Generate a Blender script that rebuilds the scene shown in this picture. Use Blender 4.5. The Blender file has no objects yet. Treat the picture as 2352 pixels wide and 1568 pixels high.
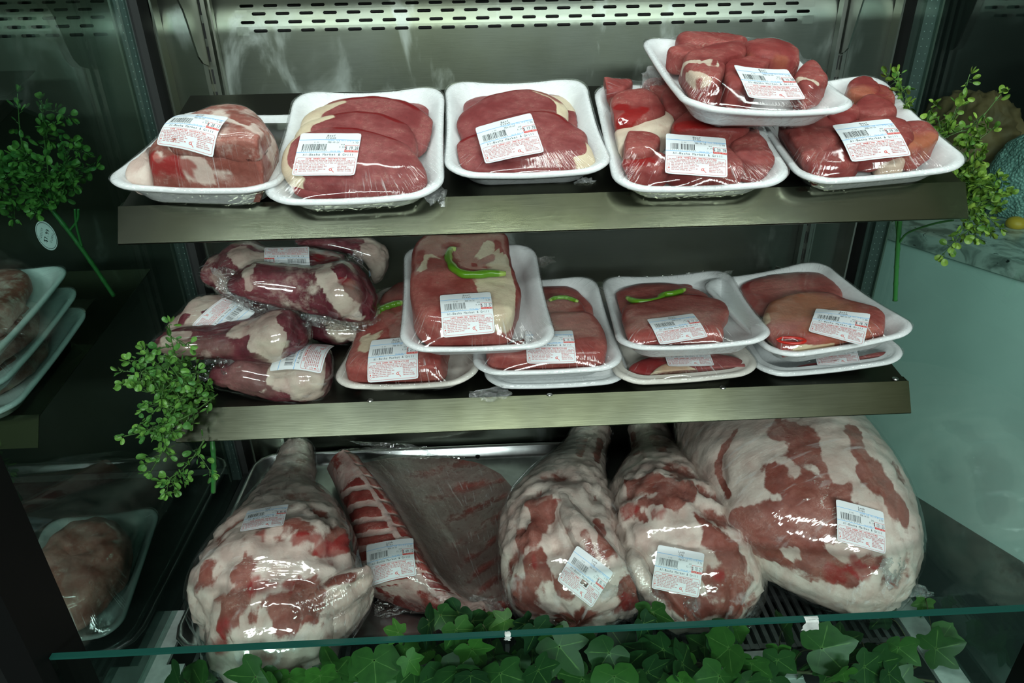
import bpy, math, random
import numpy as np
from mathutils import Vector, Matrix
from mathutils.bvhtree import BVHTree

random.seed(7); rng=np.random.default_rng(7)
SC=bpy.context.scene; COL=SC.collection
# ---------------------------------------------------------------- camera
F=1596.7; CAM=np.array([-.0723,-.7398,1.2049]); YAW,PIT,ROL=.0375,.4781,-.0187
def _basis():
    cy,sy,cp,sp=math.cos(YAW),math.sin(YAW),math.cos(PIT),math.sin(PIT)
    fw=np.array([sy*cp,cy*cp,-sp]); rt=np.array([cy,-sy,0.]); up=np.cross(rt,fw)
    c,s=math.cos(ROL),math.sin(ROL)
    return fw,c*rt+s*up,c*up-s*rt
FW,RT,UP=_basis()
def ray(x,y): return FW+RT*(x-1176)/F+UP*(784-y)/F
def at(x,y,ax,v):
    d=ray(x,y); i='xyz'.index(ax); return CAM+d*(v-CAM[i])/d[i]
cd=bpy.data.cameras.new('camera'); cam=bpy.data.objects.new('camera',cd); COL.objects.link(cam)
cam.matrix_world=Matrix([[RT[i],UP[i],-FW[i],CAM[i]] for i in range(3)]+[[0,0,0,1]])
cd.sensor_width=36; cd.lens=F/2352*36; cd.clip_start=.01; cd.clip_end=60; SC.camera=cam
vs=SC.view_settings; vs.view_transform='Standard'; vs.look='None'; vs.gamma=1; vs.use_curve_mapping=False; vs.exposure=-.10
SC.cycles.transparent_max_bounces=28; SC.cycles.max_bounces=8; SC.cycles.sample_clamp_indirect=6; SC.cycles.caustics_reflective=False; SC.cycles.caustics_refractive=False

# ---------------------------------------------------------------- numpy noise
def _h(i,j,k,s):
    n=(i*374761393+j*668265263+k*2147483647+s*974634541)&0xffffffff
    n=((n^(n>>13))*1274126177)&0xffffffff
    n=(n^(n>>16))&0xffffffff
    return n/4294967295.0
def vnoise(P,s=0):
    P=np.asarray(P,float); I=np.floor(P).astype(np.int64); f=P-I; f=f*f*(3-2*f); o=0
    for a in (0,1):
        for b in (0,1):
            for c in (0,1):
                w=(f[...,0] if a else 1-f[...,0])*(f[...,1] if b else 1-f[...,1])*(f[...,2] if c else 1-f[...,2])
                o=o+w*_h(I[...,0]+a,I[...,1]+b,I[...,2]+c,s)
    return o*2-1
def fbm(P,sc,octv=3,s=0):
    P=np.asarray(P,float); o=0;a=1.;t=0
    for k in range(octv):
        o=o+a*vnoise(P*sc+17.3*k,s+k); t+=a; a*=.5; sc*=2.03
    return o/t
def cr(P,n,closed=False):
    """Catmull-Rom through control rows P, n samples spaced by chord length."""
    P=np.asarray(P,float); m=len(P); fl=P.reshape(m,-1)
    if closed: fl=np.vstack([fl[-1:],fl,fl[:2]]); segs=m
    else: fl=np.vstack([2*fl[0]-fl[1],fl,2*fl[-1]-fl[-2]]); segs=m-1
    L=[0]
    for i in range(segs): L.append(L[-1]+max(1e-9,np.linalg.norm((fl[i+2]-fl[i+1])[:3])))
    t=np.linspace(0,L[-1],n,endpoint=not closed); o=[]
    for v in t:
        i=min(segs-1,max(0,np.searchsorted(L,v,side='right')-1)); u=(v-L[i])/(L[i+1]-L[i])
        a,b,c,d=fl[i],fl[i+1],fl[i+2],fl[i+3]
        o.append(.5*(2*b+(c-a)*u+(2*a-5*b+4*c-d)*u*u+(3*b-a-3*c+d)*u**3))
    return np.array(o).reshape((n,)+P.shape[1:])

# ---------------------------------------------------------------- materials
MATS={}
class NT:
    def __init__(s,name):
        s.m=bpy.data.materials.new(name); s.m.use_nodes=True; s.t=s.m.node_tree; s.t.nodes.clear()
        s.out=s.t.nodes.new('ShaderNodeOutputMaterial'); MATS[name]=s.m
    def n(s,typ,ins={},**kw):
        nd=s.t.nodes.new('ShaderNode'+typ)
        for k,v in kw.items(): setattr(nd,k,v)
        for k,v in ins.items(): s.set(nd.inputs[k],v)
        return nd
    def set(s,sock,v):
        if hasattr(v,'is_output'): s.t.links.new(v,sock)
        elif hasattr(v,'outputs'): s.t.links.new(v.outputs[0],sock)
        else:
            if isinstance(v,tuple) and len(v)==3 and sock.type=='RGBA': v=(*v,1)
            sock.default_value=v
    def math(s,op,a,b=0.,c=0.):
        nd=s.n('Math',{0:a,1:b,2:c},operation=op); return nd.outputs[0]
    def mix(s,f,a,b):
        nd=s.n('Mix',data_type='RGBA'); s.set(nd.inputs[0],f); s.set(nd.inputs[6],a); s.set(nd.inputs[7],b); return nd.outputs[2]
    def smooth(s,v,a,b,lo=0.,hi=1.):
        nd=s.n('MapRange',{'Value':v,'From Min':a,'From Max':b,'To Min':lo,'To Max':hi},interpolation_type='SMOOTHSTEP'); return nd.outputs[0]
    def noise(s,sc,det=3.,vec=None,dist=0.,rough=.55,map_=None):
        if vec is None: vec=s.n('TexCoord').outputs['Object']
        if map_ is not None: vec=s.n('Mapping',{'Vector':vec,'Scale':map_}).outputs[0]
        return s.n('TexNoise',{'Vector':vec,'Scale':sc,'Detail':det,'Distortion':dist,'Roughness':rough}).outputs['Fac']
    def surf(s,sh): s.t.links.new(sh.outputs[0] if hasattr(sh,'outputs') else sh,s.out.inputs['Surface']); return s.m
def plain(name,col,rough=.5,metal=0.,noise=0.,nsc=40.,bump=0.,bsc=300.,**kw):
    q=NT(name); c=col
    if noise:
        f=q.noise(nsc,4.); c=q.mix(q.smooth(f,.3,.7),tuple(x*(1-noise) for x in col),tuple(min(1,x*(1+noise)) for x in col))
    ins={'Base Color':c,'Roughness':rough,'Metallic':metal}; ins.update(kw)
    if bump: ins['Normal']=q.n('Bump',{'Height':q.noise(bsc,2.),'Strength':bump,'Distance':.001})
    return q.surf(q.n('BsdfPrincipled',ins))
def steel(name,col,rough,axis,smudge=0.):
    q=NT(name); sc=[6.,6.,6.]; sc[axis]=.12
    br=q.noise(240.,3.,map_=tuple(sc)); big=q.noise(7.,4.)
    r=q.math('ADD',q.math('MULTIPLY',br,.05),q.math('MULTIPLY_ADD',big,.10,rough-.075))
    c=q.mix(q.smooth(br,.25,.75),tuple(x*.93 for x in col),col)
    c=q.mix(q.smooth(q.noise(3.,5.),.35,.75),c,tuple(x*y for x,y in zip(col,(.88,.86,.70))))
    if smudge:
        a=q.noise(11.,6.,map_=(1.,1.,.45),dist=.6); b=q.noise(4.,3.)
        s=q.math('MULTIPLY',q.smooth(a,.56,.72),q.smooth(b,.42,.62)); s=q.math('MULTIPLY',s,smudge)
        c=q.mix(s,c,(.5,.56,.55)); r=q.math('MULTIPLY_ADD',s,.35,r)
        me=q.math('SUBTRACT',1.,q.math('MULTIPLY',s,.6))
    else: me=1.
    return q.surf(q.n('BsdfPrincipled',{'Base Color':c,'Roughness':r,'Metallic':me,'Normal':q.n('Bump',{'Height':br,'Strength':.05,'Distance':.0003})}))
steel('steel_wall',(.165,.19,.168),.33,0,.5)
steel('steel_lip',(.40,.43,.33),.155,0)
steel('steel_deck',(.13,.14,.12),.34,0)
steel('steel_post',(.40,.43,.40),.30,2)
plain('aluminium',(.55,.57,.58),.30,1.,.15,30)
plain('black_frame',(.004,.0045,.0045),.6,0,0,40,0,300,**{'Specular IOR Level':.15})
plain('slot_dark',(.004,.005,.005),.6)
plain('gasket',(.02,.022,.022),.55)
plain('spacer_bar',(.16,.18,.18),.4,.7)
plain('dot_white',(.6,.65,.65),.5)
plain('white_enamel',(.50,.55,.53),.35,0,.15,60)
plain('grille_grey',(.10,.11,.11),.4,.2,.3,50)
plain('dark_deck',(.02,.022,.022),.4)
plain('foam',(.80,.82,.83),.45,0,.03,200,.25,900)
plain('foam_old',(.74,.70,.64),.5,0,.10,40,.25,900)
plain('foam_dim',(.22,.25,.24),.5,0,.1,40)  # white foam with the next case's dimness put into its colour
plain('screw_metal',(.6,.6,.58),.25,1.)
plain('paper',(.70,.745,.77),.42)
plain('ink_black',(.03,.035,.04),.5); plain('ink_blue',(.10,.42,.80),.5)
plain('ink_red',(.62,.05,.035),.5); plain('ink_pink',(.56,.12,.12),.5); plain('ink_grey',(.12,.14,.14),.5)
plain('plastic_green',(.03,.16,.035),.35)
plain('tape',(.55,.58,.56),.5,0,.2,80)
plain('pale_blue',(.28,.45,.60),.5,0,.1,60)
plain('bone',(.62,.62,.66),.35,0,.08,80)
plain('paper_brown',(.16,.095,.04),.7,0,.35,14,.6,30)
plain('white_cabinet',(.62,.74,.72),.25,0,.08,3)
plain('yellow_label',(.55,.33,.03),.5)
def knit():
    q=NT('knit_teal'); v=q.n('TexVoronoi',{'Vector':q.n('TexCoord').outputs['Object'],'Scale':220.}).outputs['Distance']
    q.surf(q.n('BsdfPrincipled',{'Base Color':q.mix(q.smooth(v,.1,.7),(.34,.50,.47),(.16,.27,.25)),'Roughness':.8,'Normal':q.n('Bump',{'Height':v,'Strength':.8,'Distance':.003,},invert=True)}))
knit()
def granite():
    q=NT('marble'); a=q.noise(28.,6.,dist=.8); b=q.noise(70.,3.)
    c=q.mix(q.smooth(a,.36,.62),(.16,.18,.17),(.50,.55,.52)); c=q.mix(q.smooth(b,.63,.70),c,(.015,.02,.02))
    q.surf(q.n('BsdfPrincipled',{'Base Color':c,'Roughness':.25}))
granite()
def meat(name,mA,mB,fA,fB,blood,tint,veins=.5,vs=55.,rough=.36,edge=.5,nsc=70.,soft=.10):
    """R = muscle share, G = blood, B = tint; noise sharpens the borders."""
    q=NT(name); at_=q.n('Attribute',attribute_name='Col'); sp=q.n('SeparateColor',{0:at_.outputs['Color']})
    n1=q.noise(nsc,5.,rough=.65); n2=q.noise(24.,5.,dist=.5); n3=q.noise(160.,3.)
    e=q.math('MULTIPLY_ADD',q.math('SUBTRACT',n1,.5),edge,sp.outputs[0])
    M=q.smooth(e,.5-soft,.5+soft)
    v=q.noise(vs,4.,dist=1.4,map_=(1.,1.5,1.)); vv=q.math('ABSOLUTE',q.math('SUBTRACT',v,.5))
    vein=q.math('MULTIPLY',q.smooth(vv,.018,.002),q.smooth(n2,.45,.60)); vein=q.math('MULTIPLY',vein,veins)
    mu=q.mix(q.smooth(n2,.35,.65),mA,mB); mu=q.mix(q.smooth(n3,.35,.75,0,.35),mu,tuple(x*.62 for x in mA))
    mu=q.mix(vein,mu,fA)
    fa=q.mix(q.smooth(n2,.35,.68),fA,fB); fa=q.mix(q.smooth(n1,.50,.75,0,.45),fa,tuple(.55*a+.45*b for a,b in zip(fB,mB)))
    c=q.mix(M,fa,mu)
    c=q.mix(q.smooth(q.math('MULTIPLY_ADD',q.math('SUBTRACT',n1,.5),.5,sp.outputs[1]),.25,.80,0,.9),c,q.mix(M,tuple(.5*a+.5*b for a,b in zip(blood,mB)),blood))
    c=q.mix(q.math('MULTIPLY',sp.outputs[2],.8),c,tint)
    bh=q.math('ADD',n1,q.math('MULTIPLY',n3,.4))
    q.surf(q.n('BsdfPrincipled',{'Base Color':c,'Roughness':rough,'Specular IOR Level':.14,'Normal':q.n('Bump',{'Height':bh,'Strength':.45,'Distance':.0025})}))
meat('beef',(.215,.042,.043),(.31,.090,.088),(.72,.62,.44),(.62,.50,.36),(.20,.006,.008),(.42,.14,.06),.16,90.)
meat('beef_pink',(.29,.060,.053),(.39,.118,.102),(.72,.62,.44),(.62,.50,.36),(.24,.012,.012),(.55,.22,.08),.16,90.)
meat('stew_beef',(.23,.038,.036),(.34,.088,.078),(.70,.60,.48),(.60,.46,.36),(.26,.008,.008),(.45,.16,.07),.22,60.)
meat('lamb',(.27,.080,.062),(.38,.155,.125),(.76,.655,.58),(.65,.49,.43),(.34,.03,.03),(.16,.05,.035),.2,60.,.34,1.05,60.,.20)
meat('lamb_ribs',(.24,.04,.035),(.36,.09,.075),(.62,.48,.43),(.50,.30,.27),(.34,.015,.015),(.13,.10,.085),.3,60.,.34,.7,110.)
meat('shank',(.11,.022,.032),(.20,.052,.064),(.58,.50,.42),(.46,.32,.28),(.20,.01,.015),(.60,.56,.42),.14,45.,.30,.6,70.)
def pepper():
    q=NT('green_pepper'); a=q.n('Attribute',attribute_name='Col'); s=q.n('SeparateColor',{0:a.outputs['Color']})
    c=q.mix(s.outputs[0],(.10,.26,.012),(.38,.52,.12)); q.surf(q.n('BsdfPrincipled',{'Base Color':c,'Roughness':.25}))
pepper()
plain('red_pepper',(.48,.02,.012),.3)
def film(name,streak=.5,fine=.25,su=70.,sv=2.2,gain=1.7,base=.015,milk=.0,edge0=.45,edge1=.95,crink=0.,lines=0.,graze=.18):
    """Cling film: see-through with a mirror-like skin whose folds run along the wrap's own v direction."""
    q=NT(name); uv=q.n('UVMap',uv_map='wrap').outputs[0]
    sep=q.n('SeparateXYZ',{0:uv}); v=sep.outputs[1]
    a=q.n('TexNoise',{'Vector':q.n('Mapping',{'Vector':uv,'Scale':(su,sv,1)}).outputs[0],'Scale':1.,'Detail':3.,'Distortion':.4}).outputs['Fac']
    big=q.noise(9.,2.)
    mask=q.math('MULTIPLY',q.smooth(v,edge0,edge1),q.smooth(big,.38,.6))
    h=q.math('MULTIPLY',a,q.math('MULTIPLY',mask,streak))
    h=q.math('MULTIPLY_ADD',q.noise(45.,2.),fine,h)
    if crink:
        vo=q.n('TexVoronoi',{'Vector':q.n('TexCoord').outputs['Object'],'Scale':110.},feature='DISTANCE_TO_EDGE').outputs['Distance']
        h=q.math('MULTIPLY_ADD',q.smooth(vo,0.,.2),crink,h)
    bp=q.n('Bump',{'Height':h,'Strength':1.,'Distance':.0022})
    fc=q.n('LayerWeight',{'Blend':.5,'Normal':bp}).outputs['Facing']; fr=q.math('MULTIPLY_ADD',q.math('POWER',fc,5.),graze,.055); lw=q.math('MULTIPLY_ADD',fr,gain,base-.03)
    lw=q.n('Clamp',{0:lw,1:.0,2:.85}).outputs[0]
    gl=q.n('BsdfGlossy',{'Color':(.95,.97,.97),'Roughness':.07,'Normal':bp}); tr=q.n('BsdfTransparent',{'Color':(.985,.99,.99)})
    sh=q.n('MixShader',{0:lw,1:tr,2:gl})
    if lines:
        b2=q.n('TexNoise',{'Vector':q.n('Mapping',{'Vector':uv,'Scale':(su*1.7,sv*1.3,1),'Rotation':(0,0,.06)}).outputs[0],'Scale':1.,'Detail':4.,'Distortion':.3}).outputs['Fac']
        ln=q.math('MULTIPLY',q.smooth(b2,.57,.70),q.math('MULTIPLY',mask,lines))
        sh=q.n('MixShader',{0:ln,1:sh,2:q.n('BsdfDiffuse',{'Color':(.78,.80,.80)})})
    if milk:
        mk=q.math('MULTIPLY',q.smooth(q.noise(30.,4.),.45,.8),milk)
        sh=q.n('MixShader',{0:mk,1:sh,2:q.n('BsdfDiffuse',{'Color':(.7,.72,.72)})})
    q.surf(sh)
film('film_tray',.60,.16,edge0=.66,edge1=1.0,lines=.42,graze=.02); film('film_leg',1.0,.30,9.,34.,2.2,.03,.05,-.2,-.1,.0,.30); film('film_shank',.35,.22,20.,6.,1.9,.02,.03,-.2,-.1,0.,.12)
film('film_skirt',.5,.5,60.,2.,1.6,.02,.10,-.2,-.1,.3); film('film_crumple',.8,.8,30.,30.,3.2,.10,.40,-.2,-.1,.7); film('film_ribs',.9,.12,6.,50.,1.3,.0,.0,-.2,-.1,0.,.22)
def glass(name,tint,gain):
    q=NT(name); fc=q.n('LayerWeight',{'Blend':.5}).outputs['Facing']; f=q.n('Clamp',{0:q.math('MULTIPLY',q.math('MULTIPLY_ADD',q.math('POWER',fc,5.),.9,.04),gain),1:0.,2:.9}).outputs[0]
    q.surf(q.n('MixShader',{0:f,1:q.n('BsdfTransparent',{'Color':tint}),2:q.n('BsdfGlossy',{'Roughness':.015,'Color':(.8,.95,.9)})}))
glass('glass_side',(.70,.84,.80),1.5); glass('glass_front',(.86,.94,.91),1.2)
plain('glass_edge',(.012,.075,.06),.12)
def leafm(name,a,b,vein,rough,trans=0.):
    q=NT(name); t=q.n('Attribute',attribute_name='Col'); s=q.n('SeparateColor',{0:t.outputs['Color']})
    c=q.mix(s.outputs[1],a,b); c=q.mix(q.math('MULTIPLY',q.smooth(s.outputs[0],.55,1.),.6),c,vein)
    c=q.mix(q.smooth(q.noise(90.,3.),.4,.8,0,.35),c,tuple(x*.6 for x in a))
    q.surf(q.n('BsdfPrincipled',{'Base Color':c,'Roughness':rough,'Specular IOR Level':.35}))
leafm('ivy_leaf',(.012,.043,.016),(.055,.17,.026),(.16,.30,.08),.38)
leafm('box_leaf',(.045,.16,.035),(.13,.30,.05),(.2,.35,.12),.40)
leafm('box_leaf_right',(.05,.15,.02),(.19,.32,.045),(.2,.35,.12),.42)
plain('stem_green',(.05,.13,.025),.5); plain('stem_brown',(.07,.075,.035),.6)

# ---------------------------------------------------------------- objects
def tag(o,label=None,cat=None,group=None,kind=None):
    if label: o['label']=label
    if cat: o['category']=cat
    if group: o['group']=group
    if kind: o['kind']=kind
    return o
def empty(name,M,label,cat,group=None):
    o=bpy.data.objects.new(name,None); COL.objects.link(o); o.matrix_world=M; o.empty_display_size=.02
    return tag(o,label,cat,group)
class MB:
    """Collects vertices and faces of one mesh; attr is one RGB row per vertex, uv one row per corner."""
    def __init__(s): s.v=[];s.f=[];s.mi=[];s.a=[];s.uv=[];s.n=0
    def add(s,v,f,mi=0,a=None,uv=None):
        v=np.asarray(v,float).reshape(-1,3); k=s.n; s.v.append(v); s.n+=len(v)
        for i,t in enumerate(f):
            s.f.append(tuple(int(x)+k for x in t)); s.mi.append(mi)
            if uv is not None: s.uv.extend(uv[i])
            else: s.uv.extend([(0.,0.)]*len(t))
        s.a.append(np.zeros((len(v),3)) if a is None else np.broadcast_to(np.asarray(a,float),(len(v),3)))
    def box(s,lo,hi,mi=0,M=None):
        x0,y0,z0=lo;x1,y1,z1=hi
        v=np.array([(x,y,z) for x in (x0,x1) for y in (y0,y1) for z in (z0,z1)],float)
        if M is not None: v=v@np.array(M.to_3x3()).T+np.array(M.translation)
        s.add(v,[(0,1,3,2),(4,6,7,5),(0,4,5,1),(2,3,7,6),(0,2,6,4),(1,5,7,3)],mi)
    def tube(s,P,r,n=6,mi=0,a=None):
        P=np.asarray(P,float); r=np.broadcast_to(np.asarray(r,float),(len(P),)); T=np.gradient(P,axis=0); R=[]
        up=np.array([.31,.2,.93])
        for p,t,q in zip(P,T,r):
            t=t/(np.linalg.norm(t)+1e-12); x=np.cross(t,up); x/=np.linalg.norm(x)+1e-12; y=np.cross(t,x)
            an=np.arange(n)*2*math.pi/n; R.append(p+q*(np.cos(an)[:,None]*x+np.sin(an)[:,None]*y))
        s.grid(np.array(R),True,mi,a,caps=True)
    def grid(s,G,wrap=False,mi=0,a=None,caps=False,flip=False,uvs=None):
        m,n=G.shape[:2]; f=[];uv=[]
        U=uvs if uvs is not None else None
        for i in range(m-1):
            for j in range(n if wrap else n-1):
                j2=(j+1)%n; q=[i*n+j,i*n+j2,(i+1)*n+j2,(i+1)*n+j]
                k=[(j/n,i/(m-1)),((j+1)/n,i/(m-1)),((j+1)/n,(i+1)/(m-1)),(j/n,(i+1)/(m-1))] if U is None else [tuple(U[i,j]),tuple(U[i,j2]),tuple(U[i+1,j2]),tuple(U[i+1,j])]
                if flip: q=q[::-1];k=k[::-1]
                f.append(q);uv.append(k)
        if caps:
            c0=list(range(n))[::-1]; c1=[(m-1)*n+j for j in range(n)]
            if flip: c0=c0[::-1];c1=c1[::-1]
            f+= [c0,c1]; uv+=[[(0,0)]*n,[(0,1)]*n]
        s.add(G.reshape(-1,3),f,mi,None if a is None else np.asarray(a,float).reshape(-1,3) if np.ndim(a)>1 else a,uv)
    def build(s,name,mats,parent=None,smooth=True,world=True,kind=None,label=None):
        me=bpy.data.meshes.new(name); V=np.vstack(s.v)
        if parent is not None and world:
            Mi=np.array(parent.matrix_world.inverted()); V=V@Mi[:3,:3].T+Mi[:3,3]
        me.from_pydata(V.tolist(),[],s.f)
        for m in ([mats] if isinstance(mats,str) else mats): me.materials.append(MATS[m])
        me.polygons.foreach_set('material_index',s.mi); me.polygons.foreach_set('use_smooth',[smooth]*len(s.f))
        c=me.color_attributes.new('Col','FLOAT_COLOR','POINT'); A=np.ones((len(V),4),np.float32); A[:,:3]=np.vstack(s.a); c.data.foreach_set('color',A.ravel())
        uv=me.uv_layers.new(name='wrap'); uv.data.foreach_set('uv',np.array(s.uv,np.float32).ravel())
        me.update()
        o=bpy.data.objects.new(name,me); COL.objects.link(o)
        if parent is not None: o.parent=parent
        if kind: o['kind']=kind
        if label: o['label']=label
        return o
def bvh(V,Fs): return BVHTree.FromPolygons([tuple(map(float,p)) for p in V],[tuple(f) for f in Fs])
def hit(b,x,y):
    h=b.ray_cast(Vector(CAM),Vector(ray(x,y)).normalized())
    return (np.array(h[0]),np.array(h[1])) if h[0] is not None else (None,None)
def struct(name,mb,mats,smooth=False,parent=None): return mb.build(name,mats,parent,smooth,kind='structure' if parent is None else None)
# ================================================================ the display case
YB=.42; HW=.46
TU=math.tan(math.radians(17.3)); TL=math.tan(math.radians(8.0)); ZU,ZL=1.0,.745
def slotted(x0,x1,zrows,pitch,sl,sh,y):
    """Steel sheet with rows of real stadium openings between z rows; returns MB."""
    mb=MB()
    def cell(xa,xb,za,zb,hole):
        if not hole:
            mb.add([(xa,y,za),(xb,y,za),(xb,y,zb),(xa,y,zb)],[(0,1,2,3)]); return
        cx,cz=(xa+xb)/2,(za+zb)/2; r=sh/2; hs=sl/2-r; n=7; P=[]
        for k in range(n): t=-math.pi/2+math.pi*k/(n-1); P.append((cx+hs+r*math.cos(t),cz+r*math.sin(t)))
        for k in range(n): t=math.pi/2+math.pi*k/(n-1); P.append((cx-hs+r*math.cos(t),cz+r*math.sin(t)))
        O=[]
        for (px,pz) in P:
            dx,dz=px-cx,pz-cz; s=min(((xb-xa)/2)/max(abs(dx),1e-9),((zb-za)/2)/max(abs(dz),1e-9)); O.append((cx+dx*s,cz+dz*s))
        # snap the nearest outer points to the true corners
        for qx,qz in ((xa,za),(xb,za),(xb,zb),(xa,zb)):
            i=min(range(len(O)),key=lambda i:abs(O[i][0]-qx)+abs(O[i][1]-qz)); O[i]=(qx,qz)
        m=len(P); mb.add([(a,y,b) for a,b in O]+[(a,y,b) for a,b in P],[(i,(i+1)%m,m+(i+1)%m,m+i) for i in range(m)])
        mb.add([(a,y,b) for a,b in P]+[(a,y+.0035,b) for a,b in P],[(i,(i+1)%m,m+(i+1)%m,m+i) for i in range(m)])
    dz=zrows[1]-zrows[0]
    for i,z in enumerate(zrows):
        off=(0 if i%2 else .5)*pitch; x=x0
        xs=x0+off-pitch*.0
        if off: cell(x0,x0+off,z-dz/2,z+dz/2,False)
        while xs+pitch<=x1+1e-6: cell(xs,xs+pitch,z-dz/2,z+dz/2,True); xs+=pitch
        if xs<x1-1e-6: cell(xs,x1,z-dz/2,z+dz/2,False)
    return mb
ZR0,DZR=1.1445,.0118
def bend(V,zb=1.142,R=.075,amax=.55):
    V=V.copy(); m=V[:,2]>zb; s=V[m,2]-zb; a=np.minimum(s/R,amax); ex=s-a*R; d=V[m,1]-YB
    y=YB+R*(1-np.cos(a))+ex*math.sin(amax)*(s/R>amax)+d*np.cos(a); z=zb+R*np.sin(a)+ex*math.cos(amax)*(s/R>amax)-d*np.sin(a)
    V[m,1]=y; V[m,2]=z; return V
def back_panel(x0,x1,xs0,xs1,name):
    zr=[ZR0+DZR*i for i in range(7)]
    mb=slotted(xs0,xs1,zr,.0352,.0208,.0046,YB)
    za,zt=zr[0]-DZR/2,zr[-1]+DZR/2
    def sheet(xa,xb,z0,z1,nz):
        G=np.array([[(x,YB,z) for x in np.linspace(xa,xb,3)] for z in np.linspace(z0,z1,nz)]); mb.grid(G)
    sheet(x0,xs0,za,zt,24); sheet(xs1,x1,za,zt,24); sheet(x0,x1,.34,za,12); sheet(x0,x1,zt,zt+.25,30)
    mb.v=[bend(v) for v in mb.v]
    o=struct(name,mb,'steel_wall',True); 
    return o
back_panel(-.556,.585,-.4335,.4465,'wall_back')
back_panel(-1.75,-.590,-1.55,-.60,'wall_left')
mb=MB(); mb.box((-1.75,.47,.30),(.62,.49,1.55)); struct('wall_rear',mb,'slot_dark')
mb=MB(); mb.box((.62,1.5,.0),(2.6,1.52,1.9)); mb.box((2.5,-.8,.0),(2.52,1.5,1.9)); struct('wall_right',mb,'black_frame')
# floor deck of the case, its side strips and the front return-air grille
mb=MB(); mb.box((-.565,.02,.335),(.575,.47,.349)); struct('floor',mb,'dark_deck')
mb=MB(); mb.box((-1.8,-.30,.28),(2.3,.45,.30)); struct('ground',mb,'dark_deck')
mb=MB()
mb.box((-.575,-.20,.346),(-.546,.045,.352)); mb.box((-.546,-.20,.346),(-.52,-.052,.352)); mb.box((.524,-.20,.346),(.562,.0,.352))
struct('trim_1',mb,'white_enamel')
mb=MB(); x=-.51
while x<.52: mb.box((x,-.075,.346),(x+.0065,.11,.3515)); x+=.0135
for y0,y1 in ((-.075,-.066),(.10,.11)): mb.box((-.515,y0,.344),(.522,y1,.3505))
tag(mb.build('air_grille','grille_grey',None,False),'dark slotted air grille on the case floor under the lamb','grille')
mb=MB(); x=.235
for i in range(9): mb.box((x+.0115*i,-.118,.347),(x+.0115*i+.006,-.086,.352))
mb.box((.23,-.125,.347),(.342,-.117,.352)); mb.box((.23,-.086,.347),(.342,-.079,.352)); mb.box((.23,-.19,.347),(.342,-.125,.3505))
tag(mb.build('grille_panel','white_enamel',None,False),'small white slotted vent panel behind the ivy at the front glass','vent')
# slotted uprights, gaskets, spacer bars, corner seams
def upright(n,x):
    mb=MB(); w=.0095
    mb.box((x-w,.404,.36),(x-.0035,.4195,1.30)); mb.box((x+.0035,.404,.36),(x+w,.4195,1.30)); mb.box((x-.0035,.412,.36),(x+.0035,.4195,1.30),0)
    z=.40
    while z<1.28: mb.box((x-.0022,.4108,z),(x+.0022,.4125,z+.021),1); z+=.032
    mb.box((x+w+.003,.409,.36),(x+w+.006,.4195,1.30),0)
    struct('trim_%d'%n,mb,['steel_post','slot_dark'])
upright(2,-.478); upright(3,.492)
def jamb(n,s,xi):
    mb=MB(); d=-1 if s<0 else 1
    def bx(a,b,y0,y1,mi): mb.box((min(xi+d*a,xi+d*b),y0,.34),(max(xi+d*a,xi+d*b),y1,1.30),mi)
    bx(-.0145,-.0115,.397,.42,0); bx(0,.011,.385,.42,1); bx(.011,.031,.378,.42,2); bx(.031,.034,.372,.42,0)
    z=.36
    while z<1.25:
        for a in (.0165,.0255):
            c=xi+d*a; mb.add([(c-.0006,.3777,z),(c+.0006,.3777,z),(c+.0006,.3777,z+.0013),(c-.0006,.3777,z+.0013)],[(0,1,2,3)],3)
        z+=.0105
    struct('trim_%d'%n,mb,['steel_post','gasket','spacer_bar','dot_white'])
jamb(4,-1,-.556); jamb(5,1,.585)
# glass
def pane(n,lo,hi,m):
    mb=MB(); mb.box(lo,hi); return struct('window_%d'%n,mb,m)
gf=pane(1,(-.563,-.203,.345),(.573,-.197,.556),'glass_front')
mb=MB(); mb.box((-.563,-.2033,.556),(.573,-.1967,.5592)); struct('glass_rim',mb,'glass_edge',parent=gf)
pane(2,(-.572,-.1515,.33),(-.566,.372,1.30),'glass_side'); pane(3,(.577,-.178,.33),(.583,.372,1.30),'glass_side')
mb=MB(); mb.box((-.600,-.222,.28),(-.5635,-.152,1.30)); struct('trim_6',mb,'black_frame')
mb=MB(); mb.box((.5735,-.25,.28),(.603,-.1785,.62)); struct('trim_7',mb,'black_frame')
# tape scraps on the glass rim
def tape(px,py,w,h,label,seed):
    P=at(px,py,'y',-.2005); c=P.copy(); c[2]=.5592; mb=MB(); r=np.random.default_rng(seed)
    n=9; xs=np.linspace(-w/2,w/2,n); top=.0006; rows=[]
    for t in np.linspace(0,1,8):
        if t<.2: y=-.1985-.0045*t/.2; z=.5599
        else: y=-.2042; z=.5599-h*(t-.2)/.8
        rows.append([(c[0]+x*(1+.15*t)+(.0008*r.normal() if k in(0,n-1) else 0),y-.0003*abs(r.normal()),z-(.002*abs(r.normal()) if t==1 else 0)) for k,x in enumerate(xs)])
    mb.grid(np.array(rows)); tag(mb.build('tape_scrap','tape'),label,'tape')
tape(1858,1436,.016,.015,'torn piece of whitish tape on the glass rim below the largest lamb piece',1)
tape(1166,1466,.006,.007,'tiny clear tape scrap on the glass rim below the lamb ribs',2)
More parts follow.
